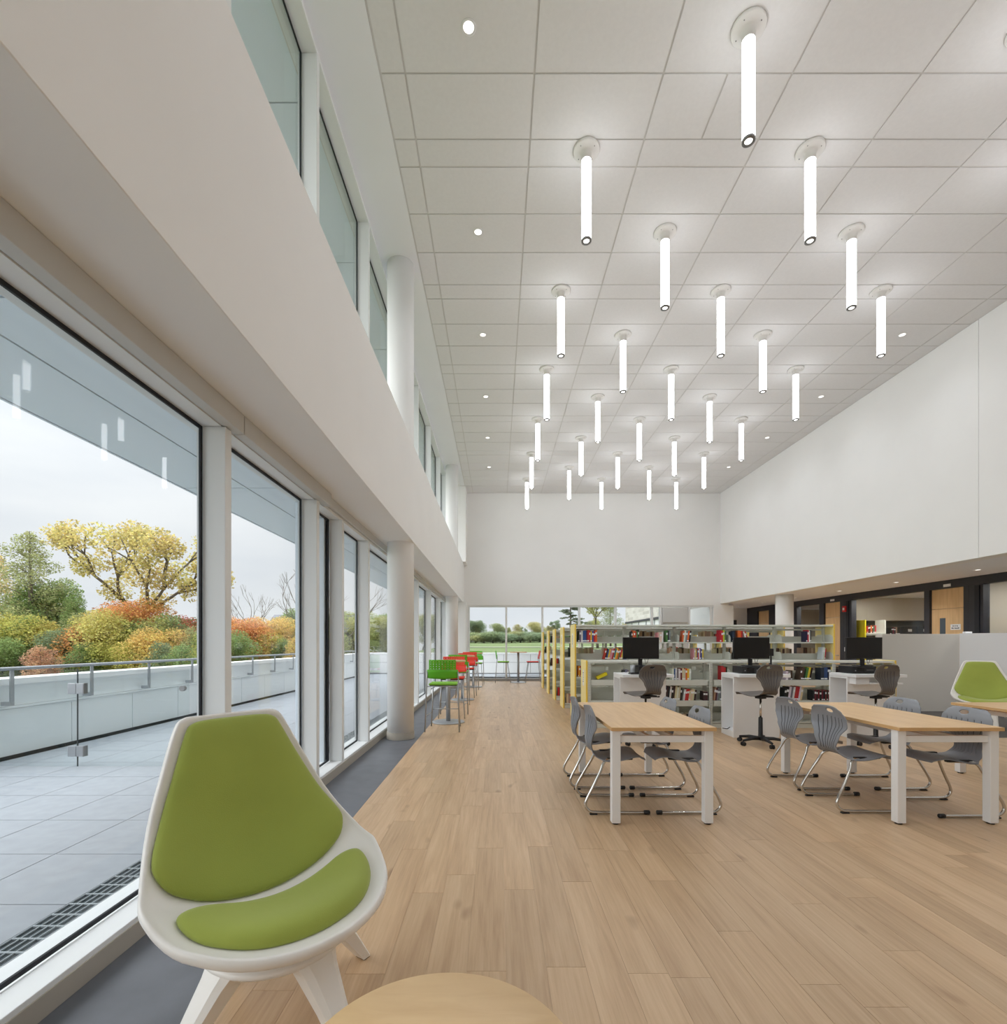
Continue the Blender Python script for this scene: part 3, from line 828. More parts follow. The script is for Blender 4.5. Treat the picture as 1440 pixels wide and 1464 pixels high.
DY = 7.06
dk = make_desk(); dk.location = (1.76, DY, 0); dk['label'] = 'tall white computer desk nearest the yellow shelf ends, open side cavity'
dup(dk, (3.39, DY, 0), None, 'tall white computer desk in the middle, a black cable in its side cavity')
d3 = make_desk(True); d3.location = (5.02, DY, 0); d3['label'] = 'tall white computer desk with a keyboard tray, beside the low partition'

def make_monitor():
    t = thing('monitor', 'x', 'monitor', (0, 0, 0), 0, 'black monitors on the computer desks')
    b = MB().bbox(-0.265, 0.265, 0.0, 0.03, 0.105, 0.42, b=0.004).build('screen_housing', 'black', t)
    MB().box(-0.258, 0.258, -0.001, -0.0002, 0.118, 0.412).build('screen', 'screen', b)
    MB().bbox(-0.012, 0.012, -0.0015, -0.0005, 0.1085, 0.1135, b=0.0003).build('maker_mark', 'ring', b)
    MB().bbox(-0.03, 0.03, 0.031, 0.055, 0.012, 0.30, b=0.004).build('stand_neck', 'black', t)
    MB().bbox(-0.10, 0.10, -0.05, 0.12, 0.0, 0.011, b=0.004).build('stand_foot', 'black', t)
    MB().tube(catmull([(0.05, 0.032, 0.15), (0.09, 0.05, 0.03), (0.13, 0.05, 0.12), (0.15, 0.034, 0.16)], 5), 0.003, 6).build('video_cable', 'black', t)
    return t
mo = make_monitor()
def make_pc():
    t = thing('desktop_computer', 'x', 'computer', (0, 0, 0), 0, 'black desktop computers under the monitors')
    c = MB().bbox(-0.17, 0.17, 0.0, 0.30, 0.004, 0.105, b=0.004).build('case', 'black', t)
    MB().box(-0.10, 0.0, -0.003, -0.0005, 0.02, 0.085).build('front_grille', 'screen', c)
    MB().box(0.03, 0.13, -0.004, -0.0005, 0.05, 0.056).build('disc_slot', 'ring', c)
    MB().lathe([(0.007, 0.0), (0.007, 0.003)], n=10).build('power_button', 'steel', c, loc=(-0.13, -0.0005, 0.045), rot=(pi/2, 0, 0))
    for x in (-0.14, 0.14):
        MB().lathe([(0.012, 0.0), (0.012, 0.0038)], x, 0.15, n=10).build('foot', 'black', t)
    return t
pc = make_pc()
DZ = 0.9145
pcs = [(2.22, 7.12, 'black desktop computer under the first monitor, behind the keyboard'), (3.70, 7.09, 'black desktop computer under the middle monitor'),
       (5.29, 7.09, 'black desktop computer under the monitor by the low partition')]
mons = [(2.11, 7.22, 'black monitor on the desk nearest the yellow shelf ends'), (3.72, 7.20, 'black monitor on the middle desk, small speaker beside it'),
        (5.37, 7.20, 'black monitor on the desk beside the low partition')]
for k in range(3):
    if k == 0:
        pc.location = (*pcs[0][:2], DZ); pc['label'] = pcs[0][2]; mo.location = (*mons[0][:2], DZ+0.106); mo['label'] = mons[0][2]
    else:
        dup(pc, (*pcs[k][:2], DZ), None, pcs[k][2]); dup(mo, (*mons[k][:2], DZ+0.106), None, mons[k][2])
kb = thing('keyboard', 'black keyboard at the front of the first computer desk', 'keyboard', (1.98, 6.93, DZ))
MB().bbox(-0.10, 0.30, 0, 0.14, 0, 0.018, b=0.004).build('key_tray', 'black', kb)
mb = MB()
for r in range(5):
    for c in range(14): mb.box(-0.09+c*0.027, -0.09+c*0.027+0.022, 0.012+r*0.024, 0.012+r*0.024+0.019, 0.0182, 0.023)
mb.build('keys', 'screen', kb, 'stuff')
cup = thing('tumbler', 'clear grey tumbler standing on the first desk beside the computer', 'cup', (1.98, 7.2, DZ))
MB().lathe([(0.03, 0.0), (0.038, 0.12), (0.036, 0.12), (0.028, 0.006)], n=18).build('cup_wall', 'silver', cup)
spk = thing('desk_speaker', 'small black speaker at the edge of the middle monitor', 'speaker', (4.045, 7.24, DZ))
MB().bbox(-0.035, 0.035, 0, 0.06, 0, 0.02, b=0.004).build('speaker_base', 'black', spk)
MB().bbox(-0.01, 0.01, 0.025, 0.045, 0.0205, 0.25, b=0.003).build('speaker_stem', 'black', spk)
MB().bbox(-0.03, 0.03, 0.012, 0.06, 0.251, 0.36, b=0.005).build('speaker_box', 'black', spk)

# ================================================================== shelving
def make_range(name, label, x0, nb, bw, y0, depth, levels, top, yellow_right=True, single=False):
    t = thing(name, label, 'bookcase', (0, 0, 0), 0, 'pale steel bookcases with yellow ends')
    x1 = x0 + nb*bw
    yc = y0 + depth/2
    def end(xa, xb, sgn):
        mb = MB().bbox(xa, xb, y0, y0+depth, 0.0, top, b=0.003); mb.bm.normal_update()
        for f in mb.bm.faces: f.material_index = 1 if abs(f.normal.y) > 0.6 else 0
        e = mb.build('end_panel', ['yellow', 'yellowedge'], t, label='yellow end panel')
        xs = xa-0.002 if sgn < 0 else xb
        lz = top-0.42
        MB().box(xs, xs+0.002, yc-0.06, yc+0.05, lz, lz+0.26).build('label_card', 'card', e)
        mb = MB(); rr = random.Random(int(y0*100))
        xi = xs-0.001 if sgn < 0 else xs+0.002
        for k in range(5):
            mb.box(xi, xi+0.001, yc-0.03, yc-0.03+0.03+0.03*rr.random(), lz+0.2-k*0.035, lz+0.218-k*0.035)
        mb.build('label_print', 'ink', e, 'stuff')
    end(x0-0.03, x0-0.001, -1)
    if yellow_right: end(x1+0.001, x1+0.03, 1)
    for k in range(nb+1):
        x = x0 + k*bw
        xa, xb = (x+0.001, x+0.034) if k == 0 else ((x-0.034, x-0.001) if k == nb else (x-0.022, x+0.022))
        u = MB().bbox(xa, xb, yc-0.025, yc+0.025, 0.0, top-0.045, b=0.002).build('upright', 'shelf', t)
    for k in range(nb):
        xa, xb = x0+k*bw+0.002, x0+(k+1)*bw-0.002
        MB().bbox(xa, xb, y0+0.002, y0+depth-0.002, top-0.044, top-0.012, b=0.003).build('top_cover', 'shelf', t)
        MB().bbox(xa+0.022, xb-0.022, yc-0.012, yc+0.012, top-0.11, top-0.075, b=0.002).build('cross_tie', 'shelf', t)
        MB().bbox(xa, xb, y0+0.01, y0+depth-0.01, 0.0, 0.07, b=0.002).build('kick_base', 'shelf', t)
        for z in levels:
            for f in ((-1,) if single else (-1, 1)):
                ya, yb = (y0+0.005, yc-0.027) if f < 0 else (yc+0.027, y0+depth-0.005)
                sh = MB().bbox(xa+0.001, xb-0.001, ya, yb, z-0.022, z, b=0.002).build('shelf_board', 'shelf', t)
                for xx in (xa+0.001, xb-0.004):
                    mb = MB()
                    yy = [ya, yb] if f < 0 else [yb, ya]
                    pts = [(yy[0], z+0.0), (yy[0], z+0.05)] + [(yy[0]+(yy[1]-yy[0])*(0.35*(1-cos(a))), z+0.05+0.085*sin(a)) for a in (0.5, 1.0, 1.57)] + [(yy[1], z+0.135), (yy[1], z+0.0)]
                    mb.ring_loft([[(xx, p[0], p[1]) for p in pts], [(xx+0.003, p[0], p[1]) for p in pts]], True, 0, False)
                    mb.build('shelf_bracket', 'shelf', sh)
            MB().box(xa+0.024, xb-0.024, yc-0.004, yc+0.004, z, z+0.105).build('back_stop', 'shelf', t)
    return t
TL = [1.375, 1.065, 0.755, 0.445, 0.10]
BX, BW = 1.405, 0.914
ty = [8.75, 10.27, 11.73, 13.2, 14.8]
tl_ = ['nearest', 'second', 'third', 'fourth', 'farthest']
for y, n_ in zip(ty, tl_):
    make_range('bookcase', 'tall pale steel bookcase with yellow ends, %s of five behind the desks' % n_, BX, 5, BW, y, 0.5, TL, 1.695)
LX, LW, LY = 1.445, 0.98, 7.86
LL = [0.765, 0.435, 0.10]
lowb = make_range('low_bookcase', 'low pale steel bookcase with yellow ends close behind the computer desks', LX, 5, LW, LY, 0.46, LL, 1.08)
# slotted front posts of the low bookcase
for k in range(6):
    x = LX + k*LW
    xa = x+0.003 if k == 0 else (x-0.048 if k == 5 else x-0.0225)
    u = MB().bbox(xa, xa+0.045, LY-0.026, LY-0.001, 0.0, 1.03, b=0.002).build('slotted_post', 'shelf', lowb)
    mb = MB()
    for q in range(38):
        for s in (0.008, 0.029): mb.box(xa+s, xa+s+0.008, LY-0.0268, LY-0.0262, 0.05+q*0.026, 0.062+q*0.026)
    mb.build('post_slots', 'shelfdark', u, 'stuff')
for k in range(5):
    for z in (0.765, 0.435):
        MB().bbox(LX+k*LW+0.05, LX+(k+1)*LW-0.05, LY-0.016, LY-0.002, z-0.085, z+0.004, b=0.003).build('shelf_front', 'shelf', lowb)

# ---- books, each its own thing
def book_mesh(kind):
    bm = MB()
    if kind == 2:
        bm.box(0, 1, 0, 1, 0, 1, 0).box(0.12, 0.88, 0.02, 1.003, 0.02, 1.003, 1)
    elif kind == 0:
        bm.box(0, 1, 0, 1, 0, 1, 0).box(0.12, 0.88, 0.02, 1.003, 0.02, 1.003, 1)
        bm.box(0.05, 0.95, -0.006, 0.0, 0.05, 0.16, 2)
    else:
        bm.box(0, 1, 0, 1, 0, 1, 0).box(0.12, 0.88, 0.02, 1.003, 0.02, 1.003, 1)
        bm.box(0.05, 0.95, -0.006, 0.0, 0.62, 0.8, 2)
    me = bpy.data.meshes.new('book'); bm.bm.to_mesh(me); bm.bm.free()
    for m in ('book', 'paper', 'card'): me.materials.append(M[m])
    return me
BM = [book_mesh(0), book_mesh(1), book_mesh(2)]
CN = {'r': ('red', (190, 44, 48)), 'm': ('maroon', (112, 30, 44)), 'o': ('orange', (222, 112, 52)), 'y': ('yellow', (226, 190, 60)), 'b': ('blue', (56, 84, 140)),
      'n': ('navy', (34, 42, 66)), 'k': ('black', (34, 34, 36)), 'g': ('green', (70, 120, 74)), 'l': ('lime', (178, 200, 60)), 't': ('teal', (64, 130, 128)),
      'w': ('white', (220, 220, 218)), 'c': ('cream', (216, 200, 168)), 'p': ('pink', (206, 132, 138)), 'v': ('violet', (110, 74, 124)), 's': ('grey', (128, 130, 134)),
      'd': ('dark brown', (78, 54, 42)), 'f': ('tan', (178, 152, 122))}
def row(spec, x, y, z, group, w=0.026, h=0.21, lean=0.0, d=0.15, where='', plain=False):
    """stand a row of books side by side from x; lean in radians"""
    rr = random.Random(int(x*1000)+int(z*100))
    cx = x
    for k, ch in enumerate(spec):
        if ch == ' ': cx += w; continue
        nm, rgb = CN[ch]
        hh = h*(0.9+0.14*rr.random()); ww = w*(0.8+0.4*rr.random())
        o = link('book', BM[2 if plain else (rr.random() > 0.55)])
        o.scale = (ww*0.97, d*(0.85+0.15*rr.random()), hh)
        o.color = lin(*[min(255, max(0, c+rr.randint(-10, 10))) for c in rgb])
        o.location = (cx, y, z+0.0015); o.rotation_euler = (0, lean, 0)
        if lean < 0: o.location.z += 0; o.location.x = cx
        if lean > 0: o.location.z += ww*sin(lean)
        o['category'] = 'book'; o['group'] = group
        o['label'] = '%s book, %s %s' % (nm, ordn[k] if k < 16 else 'last', where)
        cx += ww/cos(lean) if lean else ww
T0 = 8.765
def tall(spec, x, lv, where, **k): row(spec, x, T0+0.03, TL[lv], 'books on the nearest tall bookcase', where=where, **k)
tall('kswbbmrrybro', 1.445, 0, 'at the aisle end of the top shelf', w=0.027)
tall('koorgk', 2.40, 0, 'on the top shelf left of the first monitor', w=0.024)
tall('pccw', 2.86, 0, 'on the top shelf right of the first monitor', w=0.026, h=0.19)
tall('gks', 3.02, 0, 'on the top shelf by the second post', w=0.025)
tall('owsok', 3.30, 0, 'on the top shelf just past the second post', w=0.03, lean=0.12)
tall('rrlg', 3.98, 0, 'on the top shelf left of the third post', w=0.028)
tall('nk', 4.20, 0, 'on the top shelf just past the third post', w=0.03)
tall('oor', 4.30, 0, 'on the top shelf above the middle monitor', w=0.026)
tall('wr', 4.46, 0, 'leaning above the middle monitor', w=0.022, lean=-0.35)
tall('nrwk', 5.52, 0, 'on the top shelf near the right end', w=0.022)
tall('rkbypprtyogrykbb', 1.90, 1, 'leaning on the second shelf beside the first monitor', w=0.025, lean=0.22, h=0.2)
tall('pcybrwvby', 3.50, 1, 'upright on the second shelf between the monitors', w=0.021, h=0.2)
tall('kk', 4.25, 1, 'on the second shelf beside the middle monitor', w=0.05, h=0.12)
tall('wwr', 5.80, 1, 'on the second shelf at the wall end', w=0.022, lean=0.1)
tall('oyrkvvr', 1.445, 2, 'on the third shelf at the aisle end', w=0.017, h=0.2)
tall('dk', 1.445, 4, 'on the bottom shelf at the aisle end', w=0.03, h=0.2)
L0 = LY
def low(spec, x, lv, where, **k): row(spec, x, L0+0.02, LL[lv], 'books on the low bookcase', where=where, **k)
low('kss', 2.0, 0, 'behind the first desk tumbler', w=0.03, lean=0.15, h=0.17)
low('wbwswmccoyw', 2.80, 0, 'on the upper shelf between the two nearer desks', w=0.026, h=0.19)
low('rrk', 3.59, 0, 'on the upper shelf behind the middle desk edge', w=0.03, h=0.22)
low('wsd', 4.62, 0, 'on the upper shelf right of the middle desk', w=0.035, h=0.15)
low('ddkgyk', 4.83, 0, 'leaning on the upper shelf right of the middle desk', w=0.03, h=0.2, lean=0.2)
low('nbk', 5.18, 0, 'facing out on the upper shelf by the fourth post', w=0.055, h=0.2)
low('kkgk', 5.45, 0, 'on the upper shelf behind the third monitor stand', w=0.024, h=0.2)
low('odokc', 6.05, 0, 'on the upper shelf at the wall end', w=0.035, h=0.17)
low('kndkwkdcwck', 2.64, 1, 'leaning on the middle shelf behind the first swivel chair', w=0.026, h=0.23, lean=0.1)
low('wrrcccd', 2.97, 1, 'leaning on the middle shelf left of the slotted post', w=0.028, h=0.18, lean=0.14)
low('dd', 3.30, 1, 'against the slotted post on the middle shelf', w=0.03, h=0.16)
low('fdsss', 3.46, 1, 'leaning on the middle shelf right of the slotted post', w=0.026, h=0.21, lean=0.12)
low('kkwswrrwc', 4.58, 1, 'leaning on the middle shelf right of the middle swivel chair', w=0.032, h=0.22, lean=0.16)
low('kmkmkmkmkm', 5.05, 1, 'of the matching set on the middle shelf right of the middle desk', w=0.026, h=0.17)
low('dfk', 2.92, 2, 'on the bottom shelf behind the first table', w=0.05, h=0.12)
# a lime magazine lying tilted, left of the first desk
mg = thing('magazine', 'lime and grey magazine lying tilted on the low bookcase upper shelf', 'magazine', (1.62, LY+0.08, LL[0]+0.002), 0)
MB().box(0, 0.18, 0, 0.1, 0.002, 0.05, mtx=Matrix.Rotation(-0.42, 4, 'Y')).build('cover', 'roomyellow', mg)
# far sides and the bookcases behind: rows seen through the gaps
FAR = 'books in the shadowed rows of the bookcases behind'
rr = random.Random(3)
lvn = {0: 'top', 1: 'second', 2: 'third', 4: 'bottom'}
def bay(x): return ordn[int((x-BX)/BW)]
for yy, nm, lv, segs in ((T0+0.29, 'rear side of nearest tall bookcase', 1, ((1.5, 8), (1.95, 8), (2.6, 6), (3.25, 8), (4.0, 7), (5.15, 8), (5.6, 7))), (T0+0.29, 'rear side of nearest tall bookcase', 0, ((2.6, 8), (3.75, 7))),
                     (10.30, 'second tall bookcase', 1, ((1.5, 7), (2.5, 9), (3.6, 9), (4.6, 9), (5.3, 8))), (10.30, 'second tall bookcase', 0, ((1.6, 5), (4.9, 9))), (10.30, 'second tall bookcase', 4, ((1.45, 6),)),
                     (11.76, 'third tall bookcase', 4, ((1.45, 4),)), (13.23, 'fourth tall bookcase', 2, ((1.45, 6),)), (13.23, 'fourth tall bookcase', 0, ((1.45, 5),)),
                     (14.83, 'farthest tall bookcase', 1, ((1.45, 5), (5.2, 6))), (11.76, 'third tall bookcase', 0, ((5.0, 8),))):
    for q, (x, n) in enumerate(segs):
        row(''.join(rr.choice('fcffcfd' if yy < 9.5 else 'dkfcrf') for _ in range(n)), x, yy, TL[lv], FAR, w=0.035, h=0.2, plain=True,
            where='in the %s run, %s shelf, %s' % (ordn[q], lvn[lv], nm))
# ================================================================== low partition
pt = thing('low_partition', 'pale grey low partition of two angled panels behind the far lounge chair', 'partition', (0, 0, 0))
MB().bbox(7.66, 9.2, 9.8, 9.96, 0.0, 1.54, b=0.003).build('front_panel', 'partition', pt)
mtx = Matrix.Translation((9.2005, 9.8, 0)) @ Matrix.Rotation(radians(-50), 4, 'Z')
MB().box(0.0, 1.35, 0.0, 0.14, 0.0, 1.55, mtx=mtx).build('angled_panel', 'white', pt)  # whiter material paints in the window light on this turned face
pp = tag(MB().bbox(9.26, 9.40, 9.74, 9.80, 1.5515, 1.585, b=0.004).build('paper_pad', 'card'), 'small white object lying on the low partition top', 'box')
# yellow bookcase inside the glazed room
yb_ = thing('yellow_bookcase', 'vivid yellow bookcase standing behind the storefront glass', 'bookcase', (10.45, 14.35, 0))
MB().bbox(0, 0.035, -0.36, 0, 0, 2.02, b=0.003).build('side_panel', 'roomyellow', yb_)
MB().bbox(0.565, 0.6, -0.36, 0, 0, 2.02, b=0.003).build('side_panel', 'shelf', yb_)
for z in (0.3, 0.75, 1.2, 1.62): MB().bbox(0.036, 0.564, -0.34, -0.02, z, z+0.025, b=0.002).build('shelf_board', 'shelf', yb_)
row('rmkodgr', 10.55, 14.05, 1.646, 'books in the glazed room', w=0.04, h=0.22, where='in the yellow bookcase behind the glass')
row('lyglk', 10.7, 14.05, 1.226, 'books in the glazed room', w=0.04, h=0.2, where='lower in the yellow bookcase behind the glass')
rsh = tag(box_obj('room_shelf', (10.95, 13.5, 15.08, 15.355, 1.60, 1.63), 'shelf'), 'long pale shelf along the dark recess of the glazed room', 'shelf')
row('kkmkfkk', 12.05, 15.1, 1.631, 'books in the glazed room', w=0.045, h=0.22, d=0.2, where='on the long shelf of the glazed room')
def file_box(x, lab):
    t = thing('file_box', lab, 'box', (x, 15.1, 1.632))
    MB().bbox(0, 0.42, 0, 0.22, 0, 0.24, b=0.004).build('box_body', 'black', t); MB().bbox(0.15, 0.27, -0.003, 0, 0.08, 0.16, b=0.001).build('box_label', 'card', t)
file_box(12.45, 'black file box on the long shelf, beside the upright books'); file_box(12.92, 'black file box on the long shelf, beyond the other box')

# ================================================================== bar tables and stools
def make_bar_table():
    t = thing('bar_table', 'x', 'table', (0, 0, 0), 0, 'round bar tables')
    MB().lathe([(0.001, 0.0), (0.28, 0.0), (0.28, 0.014), (0.27, 0.02), (0.06, 0.028), (0.001, 0.028)], n=40, cap=False).build('base_plate', 'silver', t)
    MB().lathe([(0.038, 0.0285), (0.038, 1.034)], n=24).build('pedestal', 'silver', t)
    MB().lathe([(0.001, 1.035), (0.29, 1.035), (0.3, 1.04), (0.3, 1.06), (0.295, 1.064), (0.001, 1.064)], n=40, cap=False).build('table_top', 'maple', t)
    return t
bt = make_bar_table()
for k, (x, y, lab) in enumerate(((-0.84, 8.44, 'round bar table nearest the camera, between the first green and red stools'), (-0.83, 11.8, 'round bar table in the middle of the window row'),
                                 (-0.74, 15.3, 'round bar table farthest along the window row'), (0.73, 17.05, 'round bar table alone by the back glazing'))):
    if k == 0: bt.location = (x, y, 0); bt['label'] = lab
    else: dup(bt, (x, y, 0), None, lab)

def make_stool(cname, pad, label):
    """faces +y; back towards -y"""
    t = thing('bar_stool', label, 'stool', (0, 0, 0), 0, 'perforated bar stools')
    H = 0.735
    mb = MB()
    mb.bbox(-0.215, 0.215, -0.19, 0.21, H-0.03, H, b=0.012, seg=3); mb.build('seat_pad', pad, t)
    MB().bbox(-0.205, 0.205, -0.18, 0.20, H-0.048, H-0.031, b=0.003).build('seat_pan', 'black', t)
    def curve(u, z): return (u, -0.235 - (z-0.82)*0.12 + 0.05*(u/0.24)**2, z)
    # perforated upper back: a grid with real holes
    b = MB(); nx, nz = 9, 4
    xs = [-0.205]; 
    for k in range(nx):
        c = -0.18 + 0.36*k/(nx-1); xs += [c-0.0055, c+0.0055]
    xs.append(0.205)
    zs = [0.95]
    for k in range(nz):
        c = 0.965 + 0.105*k/(nz-1); zs += [c-0.0055, c+0.0055]
    zs.append(1.10)
    V = {}
    def vert(i, j):
        if (i, j) not in V: V[(i, j)] = b.bm.verts.new(curve(xs[i], zs[j]))
        return V[(i, j)]
    for i in range(len(xs)-1):
        for j in range(len(zs)-1):
            if i % 2 == 1 and j % 2 == 1: continue
            b.bm.faces.new((vert(i, j), vert(i+1, j), vert(i+1, j+1), vert(i, j+1))).smooth = True
    # lower band with side wings
    NX = 16; G = []
    for j, z in enumerate((0.805, 0.84, 0.90, 0.948)):
        hw = (0.225, 0.243, 0.243, 0.235)[j]; dz = 0.012 if j == 0 else 0
        G.append([b.bm.verts.new(curve(-hw+2*hw*i/NX, z + dz*((-1+2*i/NX)**2))) for i in range(NX+1)])
    for r0, r1 in zip(G, G[1:]):
        for i in range(NX): b.bm.faces.new((r0[i], r0[i+1], r1[i+1], r1[i])).smooth = True
    back = b.build('backrest', cname, t, recalc=False)
    m = back.modifiers.new('thickness', 'SOLIDIFY'); m.thickness = 0.008; m.offset = 0
    for s in (-1, 1):
        MB().tube([(s*0.262, -0.27, 0.0), (s*0.245, -0.215, H-0.03), (s*0.243, -0.195, 0.80), (s*0.235, -0.20, 0.92)], 0.0105, 8).build('rear_leg', 'steel', t)
        MB().tube([(s*0.235, 0.27, 0.0), (s*0.19, 0.16, H-0.05)], 0.0105, 8).build('front_leg', 'steel', t)
        MB().tube([(s*0.2565, -0.24, 0.24), (s*0.222, 0.235, 0.24)], 0.007, 6).build('side_stretcher', 'steel', t)
    MB().tube([(-0.217, 0.225, 0.29), (0.217, 0.225, 0.29)], 0.008, 6).build('footrest', 'steel', t)
    MB().tube([(-0.24, -0.205, H-0.045), (0.24, -0.205, H-0.045)], 0.008, 6).build('seat_rail', 'steel', t)
    return t
gs = make_stool('stoolgreen', 'seatgreen', 'x'); rs_ = make_stool('stoolred', 'seatred', 'x')
gl = [(-0.84, 7.77, 0, 'green bar stool nearest the camera, its dotted back turned to us'), (-0.87, 11.1, 0, 'green bar stool before the middle window-row bar table'),
      (-0.70, 15.98, pi, 'green bar stool at the far side of the farthest window-row bar table'), (0.2, 17.1, -pi/2, 'green bar stool left of the lone bar table by the back glazing')]
rl = [(-0.82, 9.12, pi, 'red bar stool across the nearest bar table, facing us'), (-0.80, 12.48, pi, 'red bar stool at the far side of the middle window-row bar table'),
      (-0.80, 14.6, 0, 'red bar stool before the farthest window-row bar table'), (1.24, 17.1, pi/2, 'red bar stool right of the lone bar table by the back glazing')]
for src, lst in ((gs, gl), (rs_, rl)):
    for k, (x, y, rz, lab) in enumerate(lst):
        if k == 0: src.location = (x, y, 0); src.rotation_euler.z = rz; src['label'] = lab
        else: dup(src, (x, y, 0), rz, lab)

# ================================================================== lounge chairs
PROF = catmull([(-0.36, 1.065), (-0.315, 0.90), (-0.25, 0.70), (-0.18, 0.55), (-0.09, 0.445), (0.02, 0.405), (0.14, 0.396), (0.26, 0.402), (0.345, 0.402)], 10)
_acc = [0.0]
for a, b in zip(PROF, PROF[1:]): _acc.append(_acc[-1] + (b-a).length)
PLEN = _acc[-1]
def pat_(s):
    s = max(0.0, min(PLEN, s))
    for k in range(len(_acc)-1):
        if _acc[k+1] >= s-1e-9:
            return PROF[k].lerp(PROF[k+1], (s-_acc[k])/(_acc[k+1]-_acc[k]))
    return PROF[-1]
def smooth_tab(tab, v):
    for (a, x), (b, y) in zip(tab, tab[1:]):
        if v <= b: f = (v-a)/(b-a); f = f*f*(3-2*f); return x+(y-x)*f
    return tab[-1][1]
KT = [(0.0, 0.03), (0.30, 0.06), (0.62, 0.13), (0.76, 0.14), (0.95, 0.10), (1.15, 0.05)]
def shell_pt(u, s, off=0.0):
    """u lateral, s along the dish from top to front lip, off along the inward normal; returns chair-local xyz, facing -y"""
    p = pat_(s); q = pat_(s+0.09); r = pat_(s-0.09); t = (q-r).normalized()
    n = Vector((-t[1], t[0]))
    k = smooth_tab(KT, s)
    d = k*(u/0.43)**2 + off
    return (u*(1.0), -(p[0] + n[0]*d), p[1] + n[1]*d)
def close_curve(pts, n):
    P = [Vector(p) for p in pts]; N = len(P); o = []
    for i in range(N):
        a, b, c, d = P[i-1], P[i], P[(i+1) % N], P[(i+2) % N]
        for k in range(n):
            t = k/n
            o.append(0.5*((2*b) + (c-a)*t + (2*a-5*b+4*c-d)*t*t + (3*b-a-3*c+d)*t**3))
    return o
def mirror_outline(half):
    """half: (u,s) from top centre to bottom centre with u>=0"""
    inner = [(-u, s) for u, s in reversed(half) if u > 1e-6]
    return list(half) + inner
SHELL_OUT = close_curve(mirror_outline([(0.0, 0.0), (0.115, 0.002), (0.165, 0.010), (0.195, 0.045), (0.25, 0.20), (0.31, 0.38), (0.36, 0.56), (0.385, 0.70), (0.38, 0.82), (0.34, 0.94), (0.26, 1.04), (0.14, 1.105), (0.0, PLEN)]), 4)
BACK_OUT = close_curve(mirror_outline([(0.0, 0.02), (0.10, 0.022), (0.148, 0.034), (0.172, 0.07), (0.222, 0.21), (0.280, 0.37), (0.322, 0.49), (0.325, 0.56), (0.285, 0.645), (0.18, 0.705), (0.0, 0.728)]), 4)
SEAT_OUT = close_curve(mirror_outline([(0.0, 0.80), (0.12, 0.79), (0.21, 0.77), (0.27, 0.755), (0.308, 0.785), (0.31, 0.85), (0.28, 0.93), (0.21, 1.01), (0.12, 1.055), (0.0, 1.072)]), 4)
def make_lounge(leg_turn=0.0):
    t = thing('lounge_chair', 'x', 'lounge chair', (0, 0, 0), 0, 'green and white lounge chairs')
    def dish(outline, c, prof, name, mats, parent, rings):
        mb = MB(); vv = []
        for r, off in rings:
            vv.append([mb.bm.verts.new(shell_pt(c[0]+r*(o[0]-c[0]), c[1]+r*(o[1]-c[1]), off)) for o in outline])
        n = len(outline)
        for a, b in zip(vv, vv[1:]):
            for i in range(n):
                j = (i+1) % n; mb.bm.faces.new((a[i], a[j], b[j], b[i])).smooth = True
        for ring in (vv[0], vv[-1]):
            co = sum((v.co for v in ring), Vector())/n
            cv = mb.bm.verts.new(co)
            for i in range(n): mb.bm.faces.new((ring[i], ring[(i+1) % n], cv)).smooth = True
        return mb.build(name, mats, parent)
    ins = [(r, 0.0) for r in (0.12, 0.25, 0.4, 0.55, 0.7, 0.82, 0.92, 0.965)]
    rim = [(0.985, 0.004), (1.0, 0.0), (1.008, -0.012), (1.004, -0.026), (0.985, -0.036)]
    outs = [(0.94, -0.046), (0.85, -0.056), (0.7, -0.066), (0.5, -0.072), (0.3, -0.075), (0.12, -0.075)]
    dish(SHELL_OUT, (0, 0.62), None, 'shell', 'whiteplastic', t, ins+rim+outs)
    def puff(outline, c, th, name):
        top = [(r, 0.008 + th*(1-r**5.0)**0.5 if r < 1 else 0.008) for r in (0.1, 0.25, 0.42, 0.58, 0.72, 0.83, 0.90, 0.945, 0.975, 0.992, 1.0)]
        return dish(outline, c, None, name, 'green', t, top + [(0.985, 0.001), (0.6, 0.001), (0.1, 0.001)])
    puff(BACK_OUT, (0, 0.43), 0.045, 'back_cushion')
    puff(SEAT_OUT, (0, 0.90), 0.055, 'seat_cushion')
    # base: black swivel gap, white ring and four splayed legs
    MB().lathe([(0.15, 0.302), (0.15, 0.325)], 0, -0.02, n=36).build('swivel_gap', 'black', t)
    MB().lathe([(0.001, 0.262), (0.17, 0.262), (0.215, 0.272), (0.23, 0.288), (0.225, 0.301), (0.001, 0.301)], 0, -0.02, n=40, cap=False).build('base_ring', 'whiteplastic', t)
    for k in range(4):
        a = leg_turn + k*pi/2
        m = Matrix.Translation((0, -0.02, 0)) @ Matrix.Rotation(a, 4, 'Z')
        def sect(x, z, wx, wy, tilt=0.0):
            cs = [(-wx, -wy), (wx*0.6, -wy), (wx, -wy*0.6), (wx, wy*0.6), (wx*0.6, wy), (-wx, wy)]
            return [tuple(m @ Vector((x+p, q, z - p*tilt))) for p, q in cs]
        mb = MB()
        mb.ring_loft([sect(0.165, 0.29, 0.05, 0.075), sect(0.20, 0.245, 0.042, 0.058), sect(0.285, 0.13, 0.03, 0.04), sect(0.365, 0.004, 0.02, 0.026)], True, 0, False)
        l = mb.build('leg', 'whiteplastic', t)
        bm_ = MB(); bm_.ring_loft([sect(0.366, 0.0038, 0.018, 0.024), sect(0.366, 0.0, 0.018, 0.024)], True, 0, False); bm_.build('foot_pad', 'black', l)
    return t
